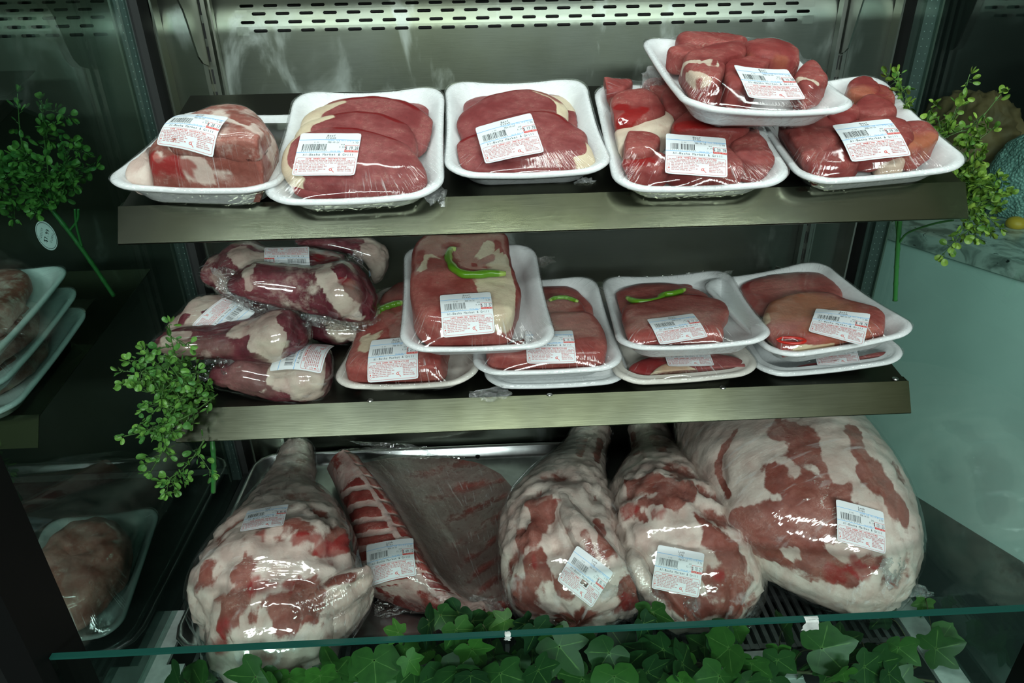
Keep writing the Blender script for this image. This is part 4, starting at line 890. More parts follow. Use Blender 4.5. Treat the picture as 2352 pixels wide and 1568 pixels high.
sideD=loft([S((1722,1262),(1746,1285),'z',.395,.018),S((1728,1320),(1756,1325),'z',.388,.022),S((1708,1375),(1738,1385),'z',.384,.022),S((1660,1415),(1680,1436),'z',.382,.02)],26,32,.015,.02)
lamb('wrapped_lamb_joint','wrapped lamb leg priced $70.21 beside the largest lamb piece','lamb joint',(.20,.10,.352),[legD,flapD,sideD],51,
 lumps=[([(1460,1110),(1540,1100)],.022,.008),([(1444,1170),(1460,1180)],.012,.008),(1515,1185,.011,.007),([(1480,1200),(1560,1215)],.018,-.006),([(1640,1240),(1690,1290)],.022,.008),([(1600,1300),(1590,1340)],.016,-.006),([(1650,1340),(1640,1390)],.016,.009),([(1550,1380),(1600,1410)],.016,.008)],
 seeds=[([(1460,1118),(1510,1108),(1570,1130)],.022,0,.95),([(1480,1150),(1545,1152)],.012,0,.9),([(1438,1178),(1452,1165)],.012,1,.7),([(1500,1178),(1520,1180)],.010,1,.7),([(1475,1180),(1480,1195)],.008,0,.8),([(1610,1215),(1650,1245),(1700,1290)],.024,0,.9),([(1548,1370),(1592,1407)],.018,0,1.),([(1540,1355),(1520,1350)],.014,0,.9),([(1640,1320),(1652,1350)],.014,0,1.),(1650,1320,.008,1,.9),([(1692,1370),(1680,1400)],.022,0,.95),([(1600,1380),(1610,1410)],.014,0,.9),([(1450,1000),(1462,1040)],.008,0,.9),([(1500,1000),(1520,1035)],.009,0,.85),([(1470,1010),(1480,1050)],.006,1,.5),([(1520,1250),(1570,1225)],.025,0,.0),([(1480,1310),(1470,1290)],.016,0,.05),(1430,1150,.006,1,.4)],
 lbl=([(1511,1252),(1623,1268),(1599,1375),(1498,1349)],('Lamb','Leg','5.76','202','12.19','$ 70.21','FEB-04-26','0420202070214')),tails=[((1590,1385),'z',.43,np.array([.03,.0,.0]),np.array([.0,-.03,-.03]),22,.006),((1700,1428),'z',.37,np.array([.05,.0,.0]),np.array([.0,-.02,-.012]),23,.005)],parts=['meat','flank_flap','flank_flap'])
pE=loft([S((1552,985),(1850,900),'z',.470,.085),S((1568,1030),(1930,945),'z',.474,.095),S((1592,1090),(1985,1000),'z',.476,.102),S((1625,1150),(2030,1058),'z',.474,.104),S((1672,1212),(2068,1118),'z',.468,.100),S((1735,1265),(2096,1180),'z',.458,.092),S((1810,1310),(2112,1240),'z',.446,.082),S((1880,1345),(2115,1290),'z',.434,.068),S((1945,1372),(2095,1332),'z',.424,.05)],70,120,.05,.02,.92)
lamb('wrapped_lamb_shoulder','largest wrapped lamb piece, on the case floor, priced $121.53','lamb cut',(.40,.10,.352),[pE],61,
 lumps=[([(1690,1190),(1780,1170)],.02,.006),([(1740,1235),(1810,1225)],.016,.007),(1816,1268,.012,-.006),([(1860,1250),(1900,1280)],.018,-.008),([(1960,1240),(2040,1290)],.02,.008),([(1960,1310),(1990,1320)],.012,-.006),([(1650,1050),(1660,1100)],.010,-.006)],
 seeds=[([(1800,985),(1850,1000),(1880,1020)],.022,0,1.),([(1850,1040),(1890,1060),(1930,1120)],.022,0,.95),([(1960,985),(1975,1040),(2010,1080)],.016,0,.95),([(1785,1085),(1772,1115)],.013,0,.95),([(1668,1020),(1650,1060),(1655,1100),(1675,1140)],.006,0,.95),([(1690,990),(1672,1015)],.005,0,.9),([(1860,1110),(1830,1140),(1920,1170)],.028,0,.95),([(1990,1090),(2040,1130),(2070,1190)],.022,0,.95),([(1705,1195),(1790,1180)],.024,0,1.),([(1730,1240),(1800,1225),(1870,1215)],.026,0,1.),([(1760,1270),(1850,1280)],.016,0,.85),([(1880,1280),(1950,1330)],.016,0,.9),([(1960,1300),(1985,1320)],.012,1,.8),([(1930,1330),(1910,1310)],.012,1,.6),([(1995,1275),(2010,1285)],.016,0,.9),(2005,1305,.008,1,.7),([(1900,1000),(1905,1050),(1930,1100)],.012,0,.0),([(1960,1080),(1975,1140)],.007,0,.0),([(1830,1262),(1805,1265),(1812,1280),(1830,1275)],.004,0,.0),([(1960,1240),(2010,1250),(2060,1240)],.016,0,.0),([(2060,1210),(2090,1270)],.016,0,.4)],
 lbl=([(1917,1145),(2027,1176),(2044,1272),(1929,1240)],('Lamb','Ribs','9.97','206','12.19','$ 121.53','FEB-04-26','0420206121530')),tails=[((2095,1345),'z',.41,np.array([.05,.03,.0]),np.array([.02,-.03,-.03]),33,.008),((2060,1310),'z',.47,np.array([.05,.03,.0]),np.array([.0,-.02,-.03]),35,.006)],base=-.02,vary=.2,amp=.0025,rough=.004)
# ---- rack of ribs: a curved slab with the split backbone along its crest
def ribs():
    root=empty('wrapped_lamb_ribs',Matrix.Translation((-.20,.15,.352)),'wrapped rack of lamb ribs with split backbone priced $69.12','lamb ribs','wrapped lamb cuts on the case floor')
    rows=[[(757,1085,.372),(752,1074,.400),(764,1052,.425),(788,1034,.436),(815,1040,.432),(836,1062,.412),(900,1050,.378),(1000,1050,.366),(1090,1060,.374),(1150,1088,.392)],
     [(786,1160,.370),(784,1140,.402),(800,1112,.430),(838,1100,.440),(868,1108,.436),(888,1128,.408),(950,1120,.374),(1030,1120,.364),(1110,1125,.376),(1180,1125,.400)],
     [(806,1230,.368),(806,1206,.404),(828,1186,.434),(880,1170,.444),(912,1176,.440),(932,1198,.408),(985,1190,.374),(1060,1185,.364),(1120,1180,.378),(1190,1165,.405)],
     [(816,1296,.366),(816,1270,.404),(846,1256,.434),(918,1240,.446),(952,1246,.441),(972,1268,.408),(1020,1258,.374),(1075,1250,.364),(1130,1235,.378),(1185,1215,.405)],
     [(836,1356,.364),(836,1334,.398),(870,1322,.428),(950,1302,.440),(986,1308,.436),(1006,1324,.404),(1040,1316,.372),(1090,1305,.364),(1135,1295,.376),(1180,1290,.400)],
     [(900,1385,.362),(905,1366,.388),(930,1356,.410),(985,1352,.420),(1020,1356,.416),(1045,1362,.394),(1075,1360,.370),(1110,1350,.366),(1145,1345,.376),(1178,1345,.396)],
     [(985,1412,.358),(985,1398,.376),(1000,1392,.392),(1030,1390,.400),(1060,1388,.398),(1085,1385,.386),(1110,1380,.372),(1130,1380,.370),(1155,1378,.378),(1180,1380,.392)],
     [(1060,1430,.357),(1060,1420,.368),(1070,1414,.380),(1085,1412,.388),(1100,1408,.390),(1120,1405,.382),(1135,1405,.374),(1150,1405,.372),(1165,1402,.376),(1180,1402,.386)]]
    K=np.array([[[*at(x,y,'z',z),i/9,j/7] for i,(x,y,z) in enumerate(r)] for j,r in enumerate(rows)])
    nu,nv=150,150
    T=cr(K,nv); T=np.swapaxes(cr(np.swapaxes(T,0,1),nu),0,1)      # (nv,nu,3)
    u=T[...,3]; v=T[...,4]; T=T[...,:3].copy()
    du=np.gradient(T,axis=1); dv=np.gradient(T,axis=0); N=np.cross(du,dv); N/=np.linalg.norm(N,axis=-1,keepdims=True)
    if N[:,:,2].mean()<0: N=-N
    P=T.reshape(-1,3); w=fbm(P,30,3,5).reshape(nv,nu)
    R=np.full((nv,nu),.35)+.2*w; B=np.zeros((nv,nu)); Gc=np.zeros((nv,nu))
    sp=np.clip((u-.335)/.015,0,1)*np.clip((.545-u)/.02,0,1)*(v<.80)             # cut vertebrae face
    ph=(v*17+.15*w+(u-.44)*1.2)%1; blk=np.clip((np.abs(ph-.5)-.38)/.06,0,1)
    R=R*(1-sp)+sp*(.95-1.1*blk); Gc=Gc+sp*(1-blk)*.30
    cord=np.exp(-((u-.335+.006*w)/.012)**2)*(v<.80); R=R*(1-cord)+cord*-.5; Gc=Gc*(1-cord)
    left=np.clip((.325-u)/.02,0,1); ph2=(v*15+.25*w-u*2.5)%1; strp=np.clip((np.abs(ph2-.5)-.27)/.10,0,1)
    mid=np.clip((u-.10)/.05,0,1)*np.clip((v-.12)/.05,0,1)*np.clip((.66-v)/.06,0,1)
    R=R*(1-left)+left*(mid*(.95-1.0*strp)+(1-mid)*(.30+.5*w)); Gc+=left*mid*(1-strp)*.12
    R=np.where(v>.72,.45+.8*w,R)
    mem=np.clip((u-.56)/.03,0,1)*(v<.86); ph3=(v*9+u*4.5+.2*w)%1; dark=np.clip((np.abs(ph3-.5)-.22)/.25,0,1)*np.clip((u-.66)/.15,0,1)*np.clip(.55+1.2*w,0,1)
    R=R*(1-mem)+mem*(.40+.45*dark); B=B+mem*(1-dark)*.9; Gc=Gc*(1-mem)+mem*dark*.18
    Gc+=np.clip((v-.80)/.1,0,1)*np.clip(w*2.2-.1,0,1)*.9*(u>.45); R=R+np.clip((v-.85)/.1,0,1)*.2
    D=.0018*w+sp*(-.0022*blk)+left*mid*(.0022*(1-strp)-.001)+cord*.0022+mem*(-.002*dark)+np.clip((v-.78)/.1,0,1)*(fbm(P,60,3,9)+.15).reshape(nv,nu)*.016
    Q=T+N*D[...,None]; Q[...,2]=np.maximum(Q[...,2],Z0+.001)
    under=Q-N*.010; under[...,2]=np.minimum(under[...,2],Q[...,2]-.002); under[...,2]=np.maximum(under[...,2],Z0)
    mb=MB(); A=np.stack([R,Gc,B],-1).reshape(-1,3); mb.grid(Q,a=A); mb.grid(under,flip=True,a=A*0+[.5,0,0])
    n=nu
    for a_,b_ in ((Q[0],under[0]),(Q[-1],under[-1]),(Q[:,0],under[:,0]),(Q[:,-1],under[:,-1])):
        mb.grid(np.array([a_,b_]),a=np.tile([.8,.2,0],(2*len(a_),1)))
    mb.build('rib_rack','lamb_ribs',root)
    # film: spans the hollow between crest and right edge
    s=np.linspace(0,nu-1,70).astype(int); t=np.linspace(0,nv-1,60).astype(int); E=Q[np.ix_(t,s)].copy(); Z=E[...,2].copy(); lim=Z+.0015
    for _ in range(70):
        Zs=.5*(np.roll(Z,1,1)+np.roll(Z,-1,1)); Zs[:,0]=Z[:,0];Zs[:,-1]=Z[:,-1]; Z=np.maximum(lim,.97*Zs+.03*Z)
    E[...,2]=Z+np.abs(fbm(E.reshape(-1,3),40,3,3).reshape(Z.shape))*.0015
    mb=MB(); U=np.stack(np.meshgrid(np.linspace(0,1,60),np.linspace(0,1,70),indexing='ij'),-1); mb.grid(E,False,0,uvs=U)
    crumple(mb,at(930,1038,'z',.40),np.array([.19,-.02,-.012]),np.array([.01,.03,.006]),44,.006,26,1)
    crumple(mb,at(920,1392,'z',.366),np.array([.10,-.02,.0]),np.array([.0,-.025,-.004]),46,.006,20,1)
    crumple(mb,at(1090,1400,'z',.385),np.array([.09,.0,.0]),np.array([.0,-.04,-.01]),48,.006,20,1)
    mb.build('plastic_wrap',['film_ribs','film_crumple'],root)
    m,n=E.shape[:2]; fb=bvh(E.reshape(-1,3),[(i*n+j,i*n+j+1,(i+1)*n+j+1,(i+1)*n+j) for i in range(m-1) for j in range(n-1)])
    label_mesh(root,fb,[(835,1254),(940,1230),(961,1317),(852,1339)],label_art('Lamb','Ribs','5.67','206','12.19','$ 69.12','FEB-04-26','0420206069122'),.0006)
ribs()
# ---- shank packs on the lower shelf
def shank_pack(label,yy,pieces,seed,seeds,lbl=None,strip=None,lumps=(),base=.85,flaps=(),zmin=None,extra=None):
    c=at(*pieces[0][len(pieces[0])//2][0],'y',yy); root=empty('wrapped_lamb_shank_pack',Matrix.Translation((c[0],yy,ZL+TL*yy)),label,'lamb shank pack','lamb shank packs on the lower shelf')
    L=[loft([station(a,b,'y',yy+d,rv) for a,b,d,rv in p],40,64,c0,c1,.95) for p,c0,c1 in [(q[:-1],*q[-1]) for q in pieces]]
    out,b=organic(L,root,'shank','shank',seed,lumps,seeds,base-.1,.36,.0030,26.)
    mb=MB(); Vs=[];Fs=[];k=0
    for g in wrap_of(out,.0018,7,rip=.001,seed=seed):
        nv,nu=g.shape[:2]; U=np.stack(np.meshgrid(np.linspace(0,1,nv),np.arange(nu)/nu,indexing='ij')[::-1],-1)
        mb.grid(g,True,0,uvs=U,caps=True); Vs.append(g.reshape(-1,3)); Fs+=grid_faces(nv,nu,k); k+=nv*nu
    if strip:      # crushed seam of film running below the shank
        P=cr(np.array([[at(*p,'y',yy-.012),at(*q,'y',yy-.006)] for p,q in strip]),60); n=12; rows=[]
        for i in range(n):
            t=i/(n-1); q=P[:,0]*(1-t)+P[:,1]*t; f=fbm(np.column_stack([q[:,0]*1.,q[:,2],q[:,1]*0+i*.03]),210,3,seed)
            q=q+np.column_stack([f*0,-np.abs(f)*.016*math.sin(math.pi*t)-.004,f*.005*math.sin(math.pi*t)]); rows.append(q)
        mb.grid(np.array(rows),mi=1)
    for (px,d,du,dv,sd,am) in flaps: crumple(mb,at(*px,'y',yy+d),du,dv,sd,am,16,1,.4)
    mb.build('plastic_wrap',['film_shank','film_crumple'],root)
    if extra: extra(root)
    if lbl: label_mesh(root,bvh(np.vstack(Vs),Fs),lbl[0],label_art(*lbl[1]),.001)
    return root
SH=lambda price,wt,code:('Lamb','Shank',wt,'208','9.99',price,'FEB-05-26',code)
shank_pack('bottom lamb shank pack of the stack with label turned sideways and ruffled film',.035,
 [[((520,838),(530,880),0,.022),((560,822),(580,896),0,.030),((640,828),(645,905),0,.034),((700,812),(705,912),-.004,.036),((745,815),(742,908),0,.034),(.02,.012)]],71,
 [([(650,850),(700,845),(740,850)],.022,0,.0),([(690,880),(730,890)],.02,0,.1),(720,895,.02,2,.4),([(752,820),(750,880)],.010,0,1.),([(560,850),(600,860)],.03,2,.12)],
 ([(619,834),(653,765),(765,778),(731,847)],SH('$ 30.17','3.02','0420208030173')),strip=[((505,830),(520,868)),((520,850),(560,890)),((560,862),(600,900)),((600,878),(640,906)),((650,880),(690,912)),((700,884),(735,914))],flaps=[((490,850),-.01,np.array([.05,.0,.01]),np.array([.01,-.01,-.03]),61,.008)])
shank_pack('shaded lamb shank pack wedged behind the thick beef steak tray',.135,
 [[((700,732),(708,765),0,.022),((760,725),(765,785),0,.028),((830,730),(838,775),0,.026),(.01,.015)]],72,[([(780,740),(820,760)],.025,0,.15),(780,760,.02,2,.4)])
shank_pack('fat-covered lamb shank pack carrying a sideways label, behind the pale-knuckled shank pack',.115,
 [[((412,718),(424,775),0,.028),((440,690),(450,785),0,.036),((500,684),(505,790),0,.040),((570,690),(575,790),0,.042),((650,720),(650,790),0,.035),(.02,.02)]],73,
 [([(430,720),(450,710),(480,700)],.030,0,.0),([(425,735),(440,745)],.010,0,1.),([(465,740),(480,725)],.012,0,.9),([(440,760),(450,740)],.012,0,.1)],
 ([(593,707),(524,773),(433,755),(502,689)],SH('$ 27.60','2.76','0420208027609')))
shank_pack('lamb shank pack with pale knuckle end and no label, lying on the bottom pack',.055,
 [[((378,768),(380,800),0,.020),((420,758),(422,812),0,.026),((480,755),(484,818),0,.027),((560,742),(562,822),0,.030),((620,722),(615,822),-.004,.038),((660,718),(650,822),-.004,.040),((688,745),(684,806),0,.032),(.012,.012)]],74,
 [([(600,735),(620,750),(640,780),(650,800)],.022,0,-.1),([(585,790),(620,808)],.012,0,.1),(615,805,.02,2,.5),([(660,735),(678,770),(672,800)],.016,0,1.),(655,790,.006,2,.9),([(390,772),(430,765)],.008,0,.2),([(440,790),(520,800)],.012,2,.12),([(380,795),(420,805)],.010,2,.5),([(540,760),(585,752)],.012,0,.35)],
 None,strip=[((380,805),(378,825)),((450,812),(450,830)),((540,818),(540,832)),((600,822),(610,834)),((660,815),(668,830))],lumps=[(640,775,.02,.004)],flaps=[((700,755),.0,np.array([.03,.0,.005]),np.array([.0,.0,-.018]),63,.006)])
def blue_tag(root):
    mb=MB(); P=[at(x,y,'y',.228) for x,y in ((846,588),(860,588),(858,628),(848,636))]; N=np.array([0,-.0012,0])
    V=[p for p in P]+[p-N for p in P]; mb.add(V,[(0,3,2,1),(4,5,6,7)]+[(i,(i+1)%4,4+(i+1)%4,4+i) for i in range(4)]); mb.build('blue_tag','pale_blue',root,False)
shank_pack('lamb shank pack far back with white joint and pale blue tag under the upper shelf',.245,
 [[((690,545),(700,562),0,.02),((760,535),(765,572),0,.024),((830,545),(822,588),0,.028),((870,560),(845,612),0,.028),((890,578),(850,640),0,.022),(.01,.02)]],75,
 [([(800,560),(850,570),(880,590),(860,630)],.03,0,-.1),([(840,600),(850,640)],.02,0,.1),([(700,552),(760,552)],.03,0,1.)],
 extra=lambda r:blue_tag(r))
shank_pack('upper lamb shank pack with an upside-down label, propped behind the big front shank',.150,
 [[((500,590),(505,650),0,.034),((530,566),(535,672),0,.044),((570,562),(575,665),0,.044),((620,580),(625,650),0,.036),((700,576),(700,640),0,.032),((760,585),(758,625),0,.026),(.02,.02)]],76,
 [([(545,575),(580,600)],.014,0,.1),([(565,580),(600,590)],.010,0,.2),([(740,590),(770,605)],.014,1,.8),([(500,640),(520,660)],.014,0,.3)],
 ([(722,620),(612,612),(597,574),(706,566)],SH('$ 15.20','1.52','0420208015201')))
shank_pack('big front lamb shank pack at top of the stack with crushed film below',.095,
 [[((547,625),(556,668),0,.026),((580,606),(590,682),0,.030),((640,610),(640,694),0,.032),((700,614),(700,706),0,.034),((752,608),(755,718),-.004,.040),((790,604),(795,728),-.006,.044),((830,628),(832,732),-.002,.040),((852,668),(850,730),0,.028),(.012,.012)]],77,
 [([(755,620),(765,650),(780,668)],.013,0,-.1),([(775,608),(800,640)],.012,0,.95),([(775,660),(810,650),(815,640)],.010,0,.0),([(770,680),(800,700),(830,720)],.014,0,.35),([(825,650),(845,690)],.014,0,1.),(800,700,.016,2,.25),([(785,645),(795,648)],.006,1,.7),([(570,615),(572,660)],.006,0,.2),([(590,650),(700,680)],.010,0,.55)],
 None,strip=[((505,632),(512,684)),((545,660),(556,706)),((600,680),(612,722)),((680,694),(690,738)),((760,712),(765,756)),((846,722),(842,764))],lumps=[(800,670,.022,.005),(780,640,.014,-.006)],flaps=[((515,650),-.01,np.array([.04,.0,-.02]),np.array([.0,-.01,-.03]),64,.008),((815,600),.02,np.array([.025,.0,.01]),np.array([-.01,.0,.03]),66,.006),((840,735),-.01,np.array([.05,.0,.012]),np.array([.0,-.008,-.016]),67,.006)])
# ================================================================ plants
def bezpath(px,ys,n=24):
    P=np.array([at(x,y,'y',v) for (x,y),v in zip(px,ys)]); return cr(P,n)
def frame(d,r):
    d=d/np.linalg.norm(d); a=r.normal(size=3); s=np.cross(d,a); s/=np.linalg.norm(s); return d,s,np.cross(s,d)
def round_leaf(mb,base,d,r,L,shade):
    """small cupped obovate leaf on a short stalk"""
    d,s,n=frame(d,r); m=12; k=r.uniform(.75,1.0); tip=[]
    rings=[]
    for q in (0.02,.55,1.):
        row=[]
        for j in range(m):
            a=2*math.pi*j/m; x=.5-.5*math.cos(a)*1.; y=math.sin(a)*.5*(.72+.28*x)
            cx=.55; px=cx+(x-cx)*q; py=y*q; row.append(base+d*(L*(.15+px))+s*(L*k*py)+n*(L*.18*(q*q)*(.4+abs(py))))
        rings.append(row)
    G=np.array(rings); c=np.array([[ .9 if i==0 else 0,shade,0] for i in range(3) for j in range(m)]); mb.grid(G,True,a=c)
    mb.f.append(tuple(range(mb.n-3*m,mb.n-2*m))); mb.mi.append(0); mb.uv.extend([(0.,0.)]*m)
def spray(name,label,strands,stems_extra,seed,leafmat,per=26,L0=.0115,parts=None,branch=.5,group=None):
    r=np.random.default_rng(seed); P0=strands[0][0][0]; o=at(*P0,'y',strands[0][1][0]); root=empty(name,Matrix.Translation(o),label,'artificial plant',group)
    fol=MB(); st=MB()
    def strand(P,n,rad,L):
        st.tube(P,np.linspace(rad,rad*.45,len(P)),5)
        T=np.gradient(P,axis=0)
        for i in range(n):
            t=(i+.6)/n; k=min(len(P)-1,int(t*(len(P)-1))); p=P[k]+(P[min(k+1,len(P)-1)]-P[k])*r.random(); d0=T[k]/np.linalg.norm(T[k])
            for sgn in (0,1):
                d=r.normal(size=3)*.8+d0*.55+np.array([0,-.35,.25]); l=L*r.uniform(.65,1.2)*(1-.25*t)
                q=p+d/np.linalg.norm(d)*l*r.uniform(.3,.7); st.tube(np.array([p,(p+q)/2+[0,0,.0006],q]),.0005,3)
                round_leaf(fol,q,d,r,l,np.clip(r.normal(.42,.25),0,1))
        e=P[-1]
        for _ in range(3): round_leaf(fol,e,T[-1]/np.linalg.norm(T[-1])+r.normal(size=3)*.5,r,L*.8,np.clip(r.normal(.7,.2),0,1))
    for px,ys in strands:
        P=bezpath(px,ys); strand(P,per,.0011,L0)
        for _ in range(int(len(px)*branch*2)):
            k=r.integers(5,22); d=r.normal(size=3)*[1,.7,1]; d/=np.linalg.norm(d); q=np.array([P[k],P[k]+d*.014+[0,0,.003],P[k]+d*r.uniform(.022,.038)]); strand(cr(q,8),5,.0007,L0)
    fol.build('foliage',leafmat,root); st.build('stems','stem_green',root)
    if stems_extra:
        mb=MB()
        for px,ys,rad in stems_extra:
            P=bezpath(px,ys,40); rr=rad*(1+.18*(np.arange(40)%8==0)); mb.tube(P,rr,8)
        mb.build('plastic_stalk','plastic_green',root)
    return root
Y=lambda *a:a
spray('artificial_plant','green small-leaved artificial plant spilling over the left end of the lower shelf',[
 ([(445,905),(415,850),(396,790),(388,742)],Y(.02,-.02,-.03,-.03)),([(440,905),(390,860),(350,825),(330,800)],Y(.02,-.03,-.045,-.05)),
 ([(440,905),(380,895),(335,900),(312,888)],Y(.02,-.04,-.055,-.06)),([(500,905),(430,955),(350,985),(282,1003)],Y(.0,-.045,-.06,-.065)),
 ([(430,915),(395,985),(368,1045),(345,1085)],Y(.0,-.05,-.055,-.055)),([(470,1010),(440,1055),(410,1085),(372,1108)],Y(-.03,-.05,-.055,-.055)),
 ([(430,900),(372,930),(335,965),(320,975)],Y(.0,-.045,-.06,-.06)),([(450,890),(420,875),(400,905),(380,960)],Y(.03,.0,-.035,-.05)),([(470,880),(440,840),(410,830),(372,850)],Y(.04,.02,-.02,-.04)),
 ([(470,905),(475,895)]+[(480,885)],Y(.02,.01,.01)),([(455,900),(415,915),(385,1000),(380,1020)],Y(.0,-.045,-.05,-.055)),([(440,890),(360,870),(330,850),(318,880)],Y(.02,-.04,-.05,-.06))],
 [([(475,955),(486,1000),(491,1060),(490,1130)],Y(.02,.01,.0,-.0),.0032)],5,'box_leaf',10,.0102,branch=.6)
spray('artificial_plant','green small-leaved artificial plant standing between the upper shelf and right glass',[
 ([(2070,500),(2085,400),(2080,280),(2062,165)],Y(.13,.12,.12,.12)),([(2075,500),(2140,380),(2195,260),(2228,170)],Y(.12,.09,.07,.06)),([(2075,500),(2110,350),(2135,260),(2150,240)],Y(.12,.10,.09,.08)),
 ([(2080,480),(2170,360),(2230,300),(2300,215)],Y(.11,.08,.05,.04)),([(2090,470),(2190,400),(2240,370),(2255,350)],Y(.11,.07,.04,.03)),([(2150,420),(2215,430),(2270,450),(2310,440)],Y(.08,.04,.02,.01)),
 ([(2160,420),(2220,450),(2245,490),(2240,545)],Y(.07,.03,.01,.0)),([(2180,400),(2230,440),(2275,470),(2290,475)],Y(.07,.04,.02,.01)),([(2080,450),(2130,330),(2165,300),(2180,290)],Y(.12,.09,.08,.07)),([(2090,480),(2170,430),(2215,380),(2225,330)],Y(.11,.08,.05,.04)),([(2100,470),(2190,440),(2225,420),(2250,410)],Y(.10,.06,.03,.02)),([(2160,440),(2215,480),(2225,520),(2215,540)],Y(.06,.02,.0,-.0))],
 [([(2056,690),(2060,600),(2064,540),(2068,500)],Y(.125,.125,.125,.125),.0030),([(2064,560),(2085,535),(2140,515),(2190,505)],Y(.125,.11,.08,.06),.0014),([(2062,555),(2058,500),(2055,450)],Y(.125,.13,.135),.0014)],6,'box_leaf_right',18,.0104,branch=.8)
# ---- ivy garland along the front glass
def ivy_leaf(mb,c,dirn,nrm,L,r,shade):
    d=dirn/np.linalg.norm(dirn); n=nrm-d*(nrm@d); n/=np.linalg.norm(n); s=np.cross(n,d)
    lob=[(0,),(60,),(-60,),(122,),(-122,)]; kind=r.random(); dp=r.uniform(.85,1.06) if kind>.25 else 1.25
    ta=[0,10,24,38,52,60,70,88,104,118,126,140,160,172,180]; tr=[1.0,.86,.68,.58*dp,.74,.86,.74,.60*dp,.56*dp,.68,.70,.60,.50,.38,.20]
    m=48; prof=[(math.radians(-180+360*j/m),float(np.interp(abs(-180+360*j/m),ta,tr))) for j in range(m)]
    rings=[];A=[]; cup=r.uniform(-.18,.22); fold=r.uniform(-.05,.35); tw=r.uniform(-.2,.2)
    for q in (.03,.35,.7,1.):
        for (a,rad) in prof:
            x=math.cos(a)*rad*q; y=math.sin(a)*rad*q*1.0; z=fold*abs(y)*.8-cup*(x*x)+tw*x*y+0
            rings.append(c+L*(.55*x*d+.55*y*s+z*.55*n))
            ve=max(math.exp(-(((math.degrees(a)-la[0]+180)%360-180)/4.0)**2) for la in lob)*(1 if q<1 else .3)
            A.append([max(ve,.9 if q<.1 else 0),shade,0])
    mb.grid(np.array(rings).reshape(4,m,3),True,a=A)
def ivy():
    r=np.random.default_rng(12); root=empty('ivy_garland',Matrix.Translation((0,-.14,.352)),'long green ivy garland lying along the inside of the low front glass','artificial ivy')
    lv=MB(); vi=MB()
    pts=[]
    for x,y,yy in ((915,1452,-.12),(985,1432,-.11),(1012,1412,-.09),(1052,1405,-.09),(1048,1445,-.12),(1110,1440,-.11),(1160,1425,-.09),(1205,1432,-.10),(1232,1448,-.12),(1500,1405,-.08),(1478,1432,-.10),(1130,1425,-.08),(1085,1425,-.09),(1265,1455,-.12),(1800,1445,-.09),(2020,1440,-.05),(1650,1462,-.12),(1690,1445,-.09),(2110,1420,-.03)): pts.append((x,y,yy,r.uniform(.052,.070)))
    for x in np.arange(395,2190,44):
        for row,(y0,dy) in enumerate(((1498,16),(1530,16),(1560,14))):
            if r.random()<(.12 if x<560 and row==0 else .0): continue
            if row==0 and x<885: continue
            if row==1 and x<770: continue
            if row==0 and 1690<x<1790: continue
            if x>1650 and r.random()<.22: continue
            pts.append((x+r.uniform(-20,20),y0+r.uniform(-dy,dy),-.175+.07*r.random()+(.0 if row else .015),r.uniform(.056,.086)))
    for (x,y,yy,L) in pts:
        c=at(x,y,'y',yy); c[2]=max(c[2],.375)
        ang=r.uniform(-2.6,-.5) if r.random()<.7 else r.uniform(0,6.28); d=np.array([math.cos(ang),-.15,math.sin(ang)])+r.normal(size=3)*.2
        n=np.array([0,-.80,.60])+r.normal(size=3)*.38
        sh=np.clip(r.normal(.28,.22),0,1) if r.random()<.8 else r.uniform(.7,1)
        ivy_leaf(lv,c,d,n,L*(.72 if sh>.65 else 1),r,sh)
        p0=c-d/np.linalg.norm(d)*L*.12; g=np.array([p0[0]+r.uniform(-.02,.02),min(-.09,p0[1]+.02),.362]); vi.tube(cr(np.array([p0,(p0+g)/2+[0,.006,.008],g]),8),.0008,4)
    for k in range(4):
        xs=np.linspace(-.50,.50,60); P=np.column_stack([xs,-.135+.022*np.sin(xs*19+k*1.7)+.012*k-.02,.366+.010*np.sin(xs*27+k*2.1)+.004*k]); vi.tube(P,.0018,6)
    lv.build('leaves','ivy_leaf',root); vi.build('vine','stem_brown',root)
ivy()
# ================================================================ seen through the right glass
def cabinet():
    # a white cabinet with a speckled stone top standing at an angle beyond the glass
    a=np.array([.687,.41]); b=np.array([.767,.243]); d=(b-a)/np.linalg.norm(b-a); n=np.array([-d[1],d[0]]); 
    if n[0]<0: n=-n
    M=Matrix(((d[0],n[0],0,a[0]),(d[1],n[1],0,a[1]),(0,0,1,0),(0,0,0,1))); root=empty('side_cabinet',M,'white cabinet with speckled stone worktop seen through the right glass','cabinet')
    mb=MB(); mb.box((-.10,.004,0),(1.4,.9,.772)); mb.build('cabinet_body','white_cabinet',root,False,world=False)
    mb=MB(); mb.box((-.12,0,.772),(1.42,.92,.80)); mb.build('stone_top','marble',root,False,world=False)
cabinet()
def blob(name,label,cat,c,r,mat,seed,amp=.2,sc=8.,flat=.6,n=40):
    mb=MB(); G=[]
    for i in range(n):
        p=math.pi*(i+.5)/n-math.pi/2
        for j in range(2*n):
            t=math.pi*j/n; G.append([math.cos(p)*math.cos(t),math.cos(p)*math.sin(t),math.sin(p)])
    G=np.array(G); k=1+amp*(1-2*np.abs(fbm(G*sc*.3,1.,4,seed)))+amp*.4*fbm(G*sc,1.,2,seed); P=G*k[:,None]*np.array(r)+np.array(c); P[:,2]=np.maximum(P[:,2],c[2]-r[2]*flat)
    mb.grid(P.reshape(n,2*n,3),True,caps=True); return tag(mb.build(name,mat),label,cat)
p=at(2262,300,'x',.93); blob('paper_bag','crumpled brown paper bag on the stone worktop behind the right glass','bag',(p[0]-.02,p[1]+.02,.868),(.085,.10,.115),'paper_brown',3,.22,9.,.59)
